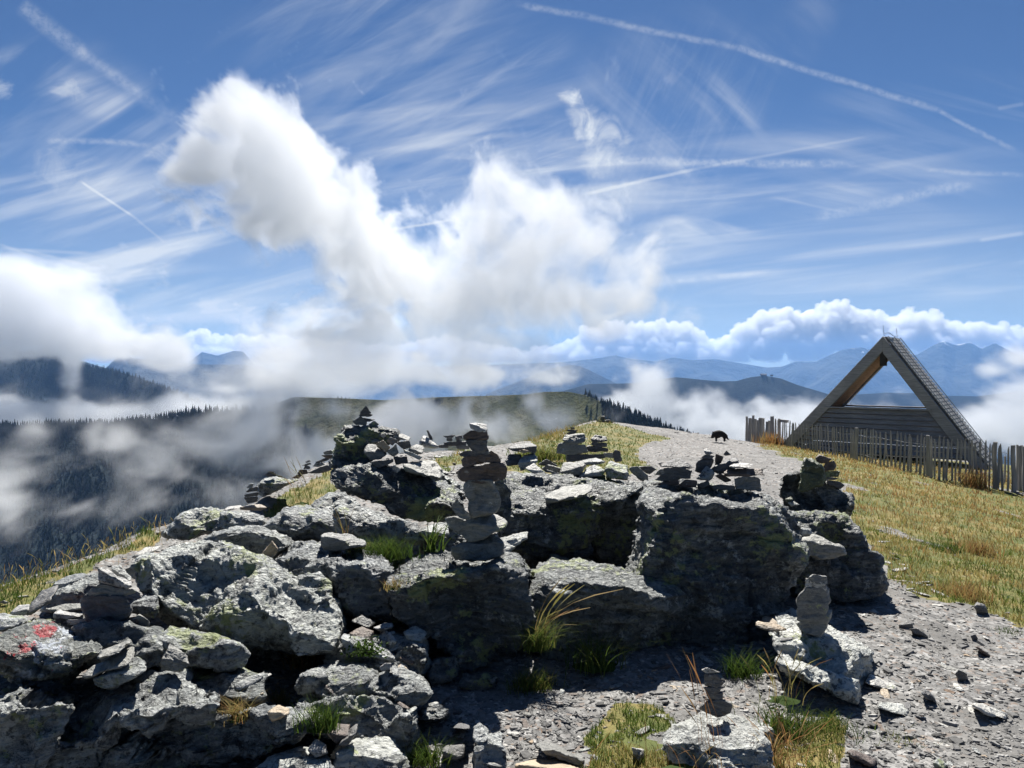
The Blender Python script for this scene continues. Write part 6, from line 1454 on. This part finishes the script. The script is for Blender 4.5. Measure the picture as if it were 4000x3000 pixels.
tuft('shaded grass in the hollow under the overhanging boulder', 2330, 2590, 160, .24, .08, .30, .9, d=4.2, wd=.005)
tuft('reddish stalks with seed heads before the small dark cairn', 2770, 2930, 9, .36, .03, .97, .6, d=3.0, lean=(2.2, .8), wd=.0022, seed=1.6)
tuft('big tangled brown tuft at the bottom right beside the lichened slab', 3040, 3000, 110, .22, .05, .97, .8, d=3.1, wd=.0024, seed=.8)
tuft('green brown tuft between the lichened slab and the bright slab', 3060, 2840, 160, .17, .06, .26, .7, d=3.45, wd=.005)
tuft('pale straw stalks left of the bright slab boulder', 3060, 2720, 18, .30, .05, .75, .7, d=3.6, wd=.003, seed=1.2)
tuft('green grass patch at the foot of the bright slab', 3210, 2850, 420, .09, .08, .16, .6)
tuft('brown stalks at the bottom edge below the lichened slab', 2700, 3030, 26, .18, .12, .97, .8, d=2.85, wd=.003, seed=.8)
tuft('dark grass tuft under the right flank of the overhanging boulder', 2900, 2640, 240, .18, .05, .12, .7, d=4.1, wd=.005)
tuft('bright green moss cushion at the right edge of the path', 3920, 2465, 260, .04, .07, .10, .5, wd=.006)
tuft('small grass tuft in the middle of the lower path', 3500, 2895, 140, .06, .07, .42, .6)
tuft('tall straw stalks at the meadow corner beside the sloping boulder', 3460, 2085, 10, .36, .04, .75, .6, wd=.006)
tuft('brown dry tuft in the meadow beside the path', 3750, 2330, 420, .17, .12, .86, .5, wd=.006)
tuft('green dark tuft in the middle of the meadow', 3680, 2150, 260, .16, .11, .15, .6, wd=.007)
tuft('reddish dry tuft standing in the right meadow', 3820, 2165, 360, .24, .10, .88, .4, wd=.007)
tuft('dry tuft at the foot of the picket fence', 3805, 1900, 240, .42, .14, .92, .4, d=15.6, wd=.014)
tuft('dry tuft under the fence left of the hut', 3010, 1742, 260, .55, .25, .95, .35, d=28, wd=.03)
tuft('long straw stalks arching over the grassy patch at the left', 1180, 1960, 16, .45, .05, .72, .8, d=7.4, lean=(2.7, .4), wd=.004, seed=1.2)
for i, (px, py) in enumerate(((30, 2290), (110, 2262), (190, 2240), (260, 2215), (330, 2188), (395, 2165), (450, 2140), (520, 2110), (590, 2085), (625, 2065))):
    tuft('tuft of dry grass with seed heads on the left brink of the ridge', px, py + 12, 22, .17, .12, .70, .5, d=5.0 + .17 * i, wd=.003, group='seeding tufts on the left brink', seed=1.2)
for i in range(26):
    px = 2060 + i * 11; py = float(np.interp(px, [2060, 2160, 2350], [1745, 1700, 1650])) + 8
    if i % 3 == 0: tuft('low heather clump along the brow of the grassy knoll', px, py, 150, .20, .22, .70, .6, d=float(np.interp(px, [2060, 2350], [16.5, 24])), wd=.016, name='heather', cat='shrub', group='heather on the knoll brow')
tuft('low green leafy shrub left of the stepped cairn', 2120, 1790, 420, .26, .22, .45, .8, d=13.5, wd=.02, name='shrub', cat='shrub')
# leafy plant on the rubble shelf
h_ = hit(1420, 2560); p0 = h_[0] if h_ else P(1420, 2560, 3.7)
nl = 260; ctr = np.array(p0)[None] + np.stack([rs.normal(0, .042, nl), rs.normal(0, .028, nl), np.abs(rs.normal(.02, .02, nl))], 1)
V, Fc, tt = blades('leafy_plant', ctr, rs.uniform(.012, .03, nl), np.full(nl, .014), np.clip(rs.normal(.08, .05, nl), 0, 1), 1.2, 3)
o = mesh_np('leafy_plant', V - np.array(p0), Fc, mgr, smooth=False, attrs={'tone': tt}); o.location = p0
tag(o, 'small leafy green plant growing on the rubble shelf', 'plant')
# lit switchbacks of a track on the grassy hill
m = MB(); n_ = 0
for poly in ([(2078, 1657), (2092, 1652)], [(2106, 1648), (2125, 1652), (2150, 1653)], [(2132, 1640), (2150, 1643), (2170, 1639), (2174, 1633)]):
    pr = None
    for (px, py) in poly:
        h_ = hit(px, py)
        if not h_: continue
        q = h_[0] + Vector((0, 0, .4))
        if pr: m.bar(pr, q, 2.6, .3)
        pr = q
if m.v: tag(m.build('track', plain('pale_track', (.55, .54, .50), .9)), kind='structure')
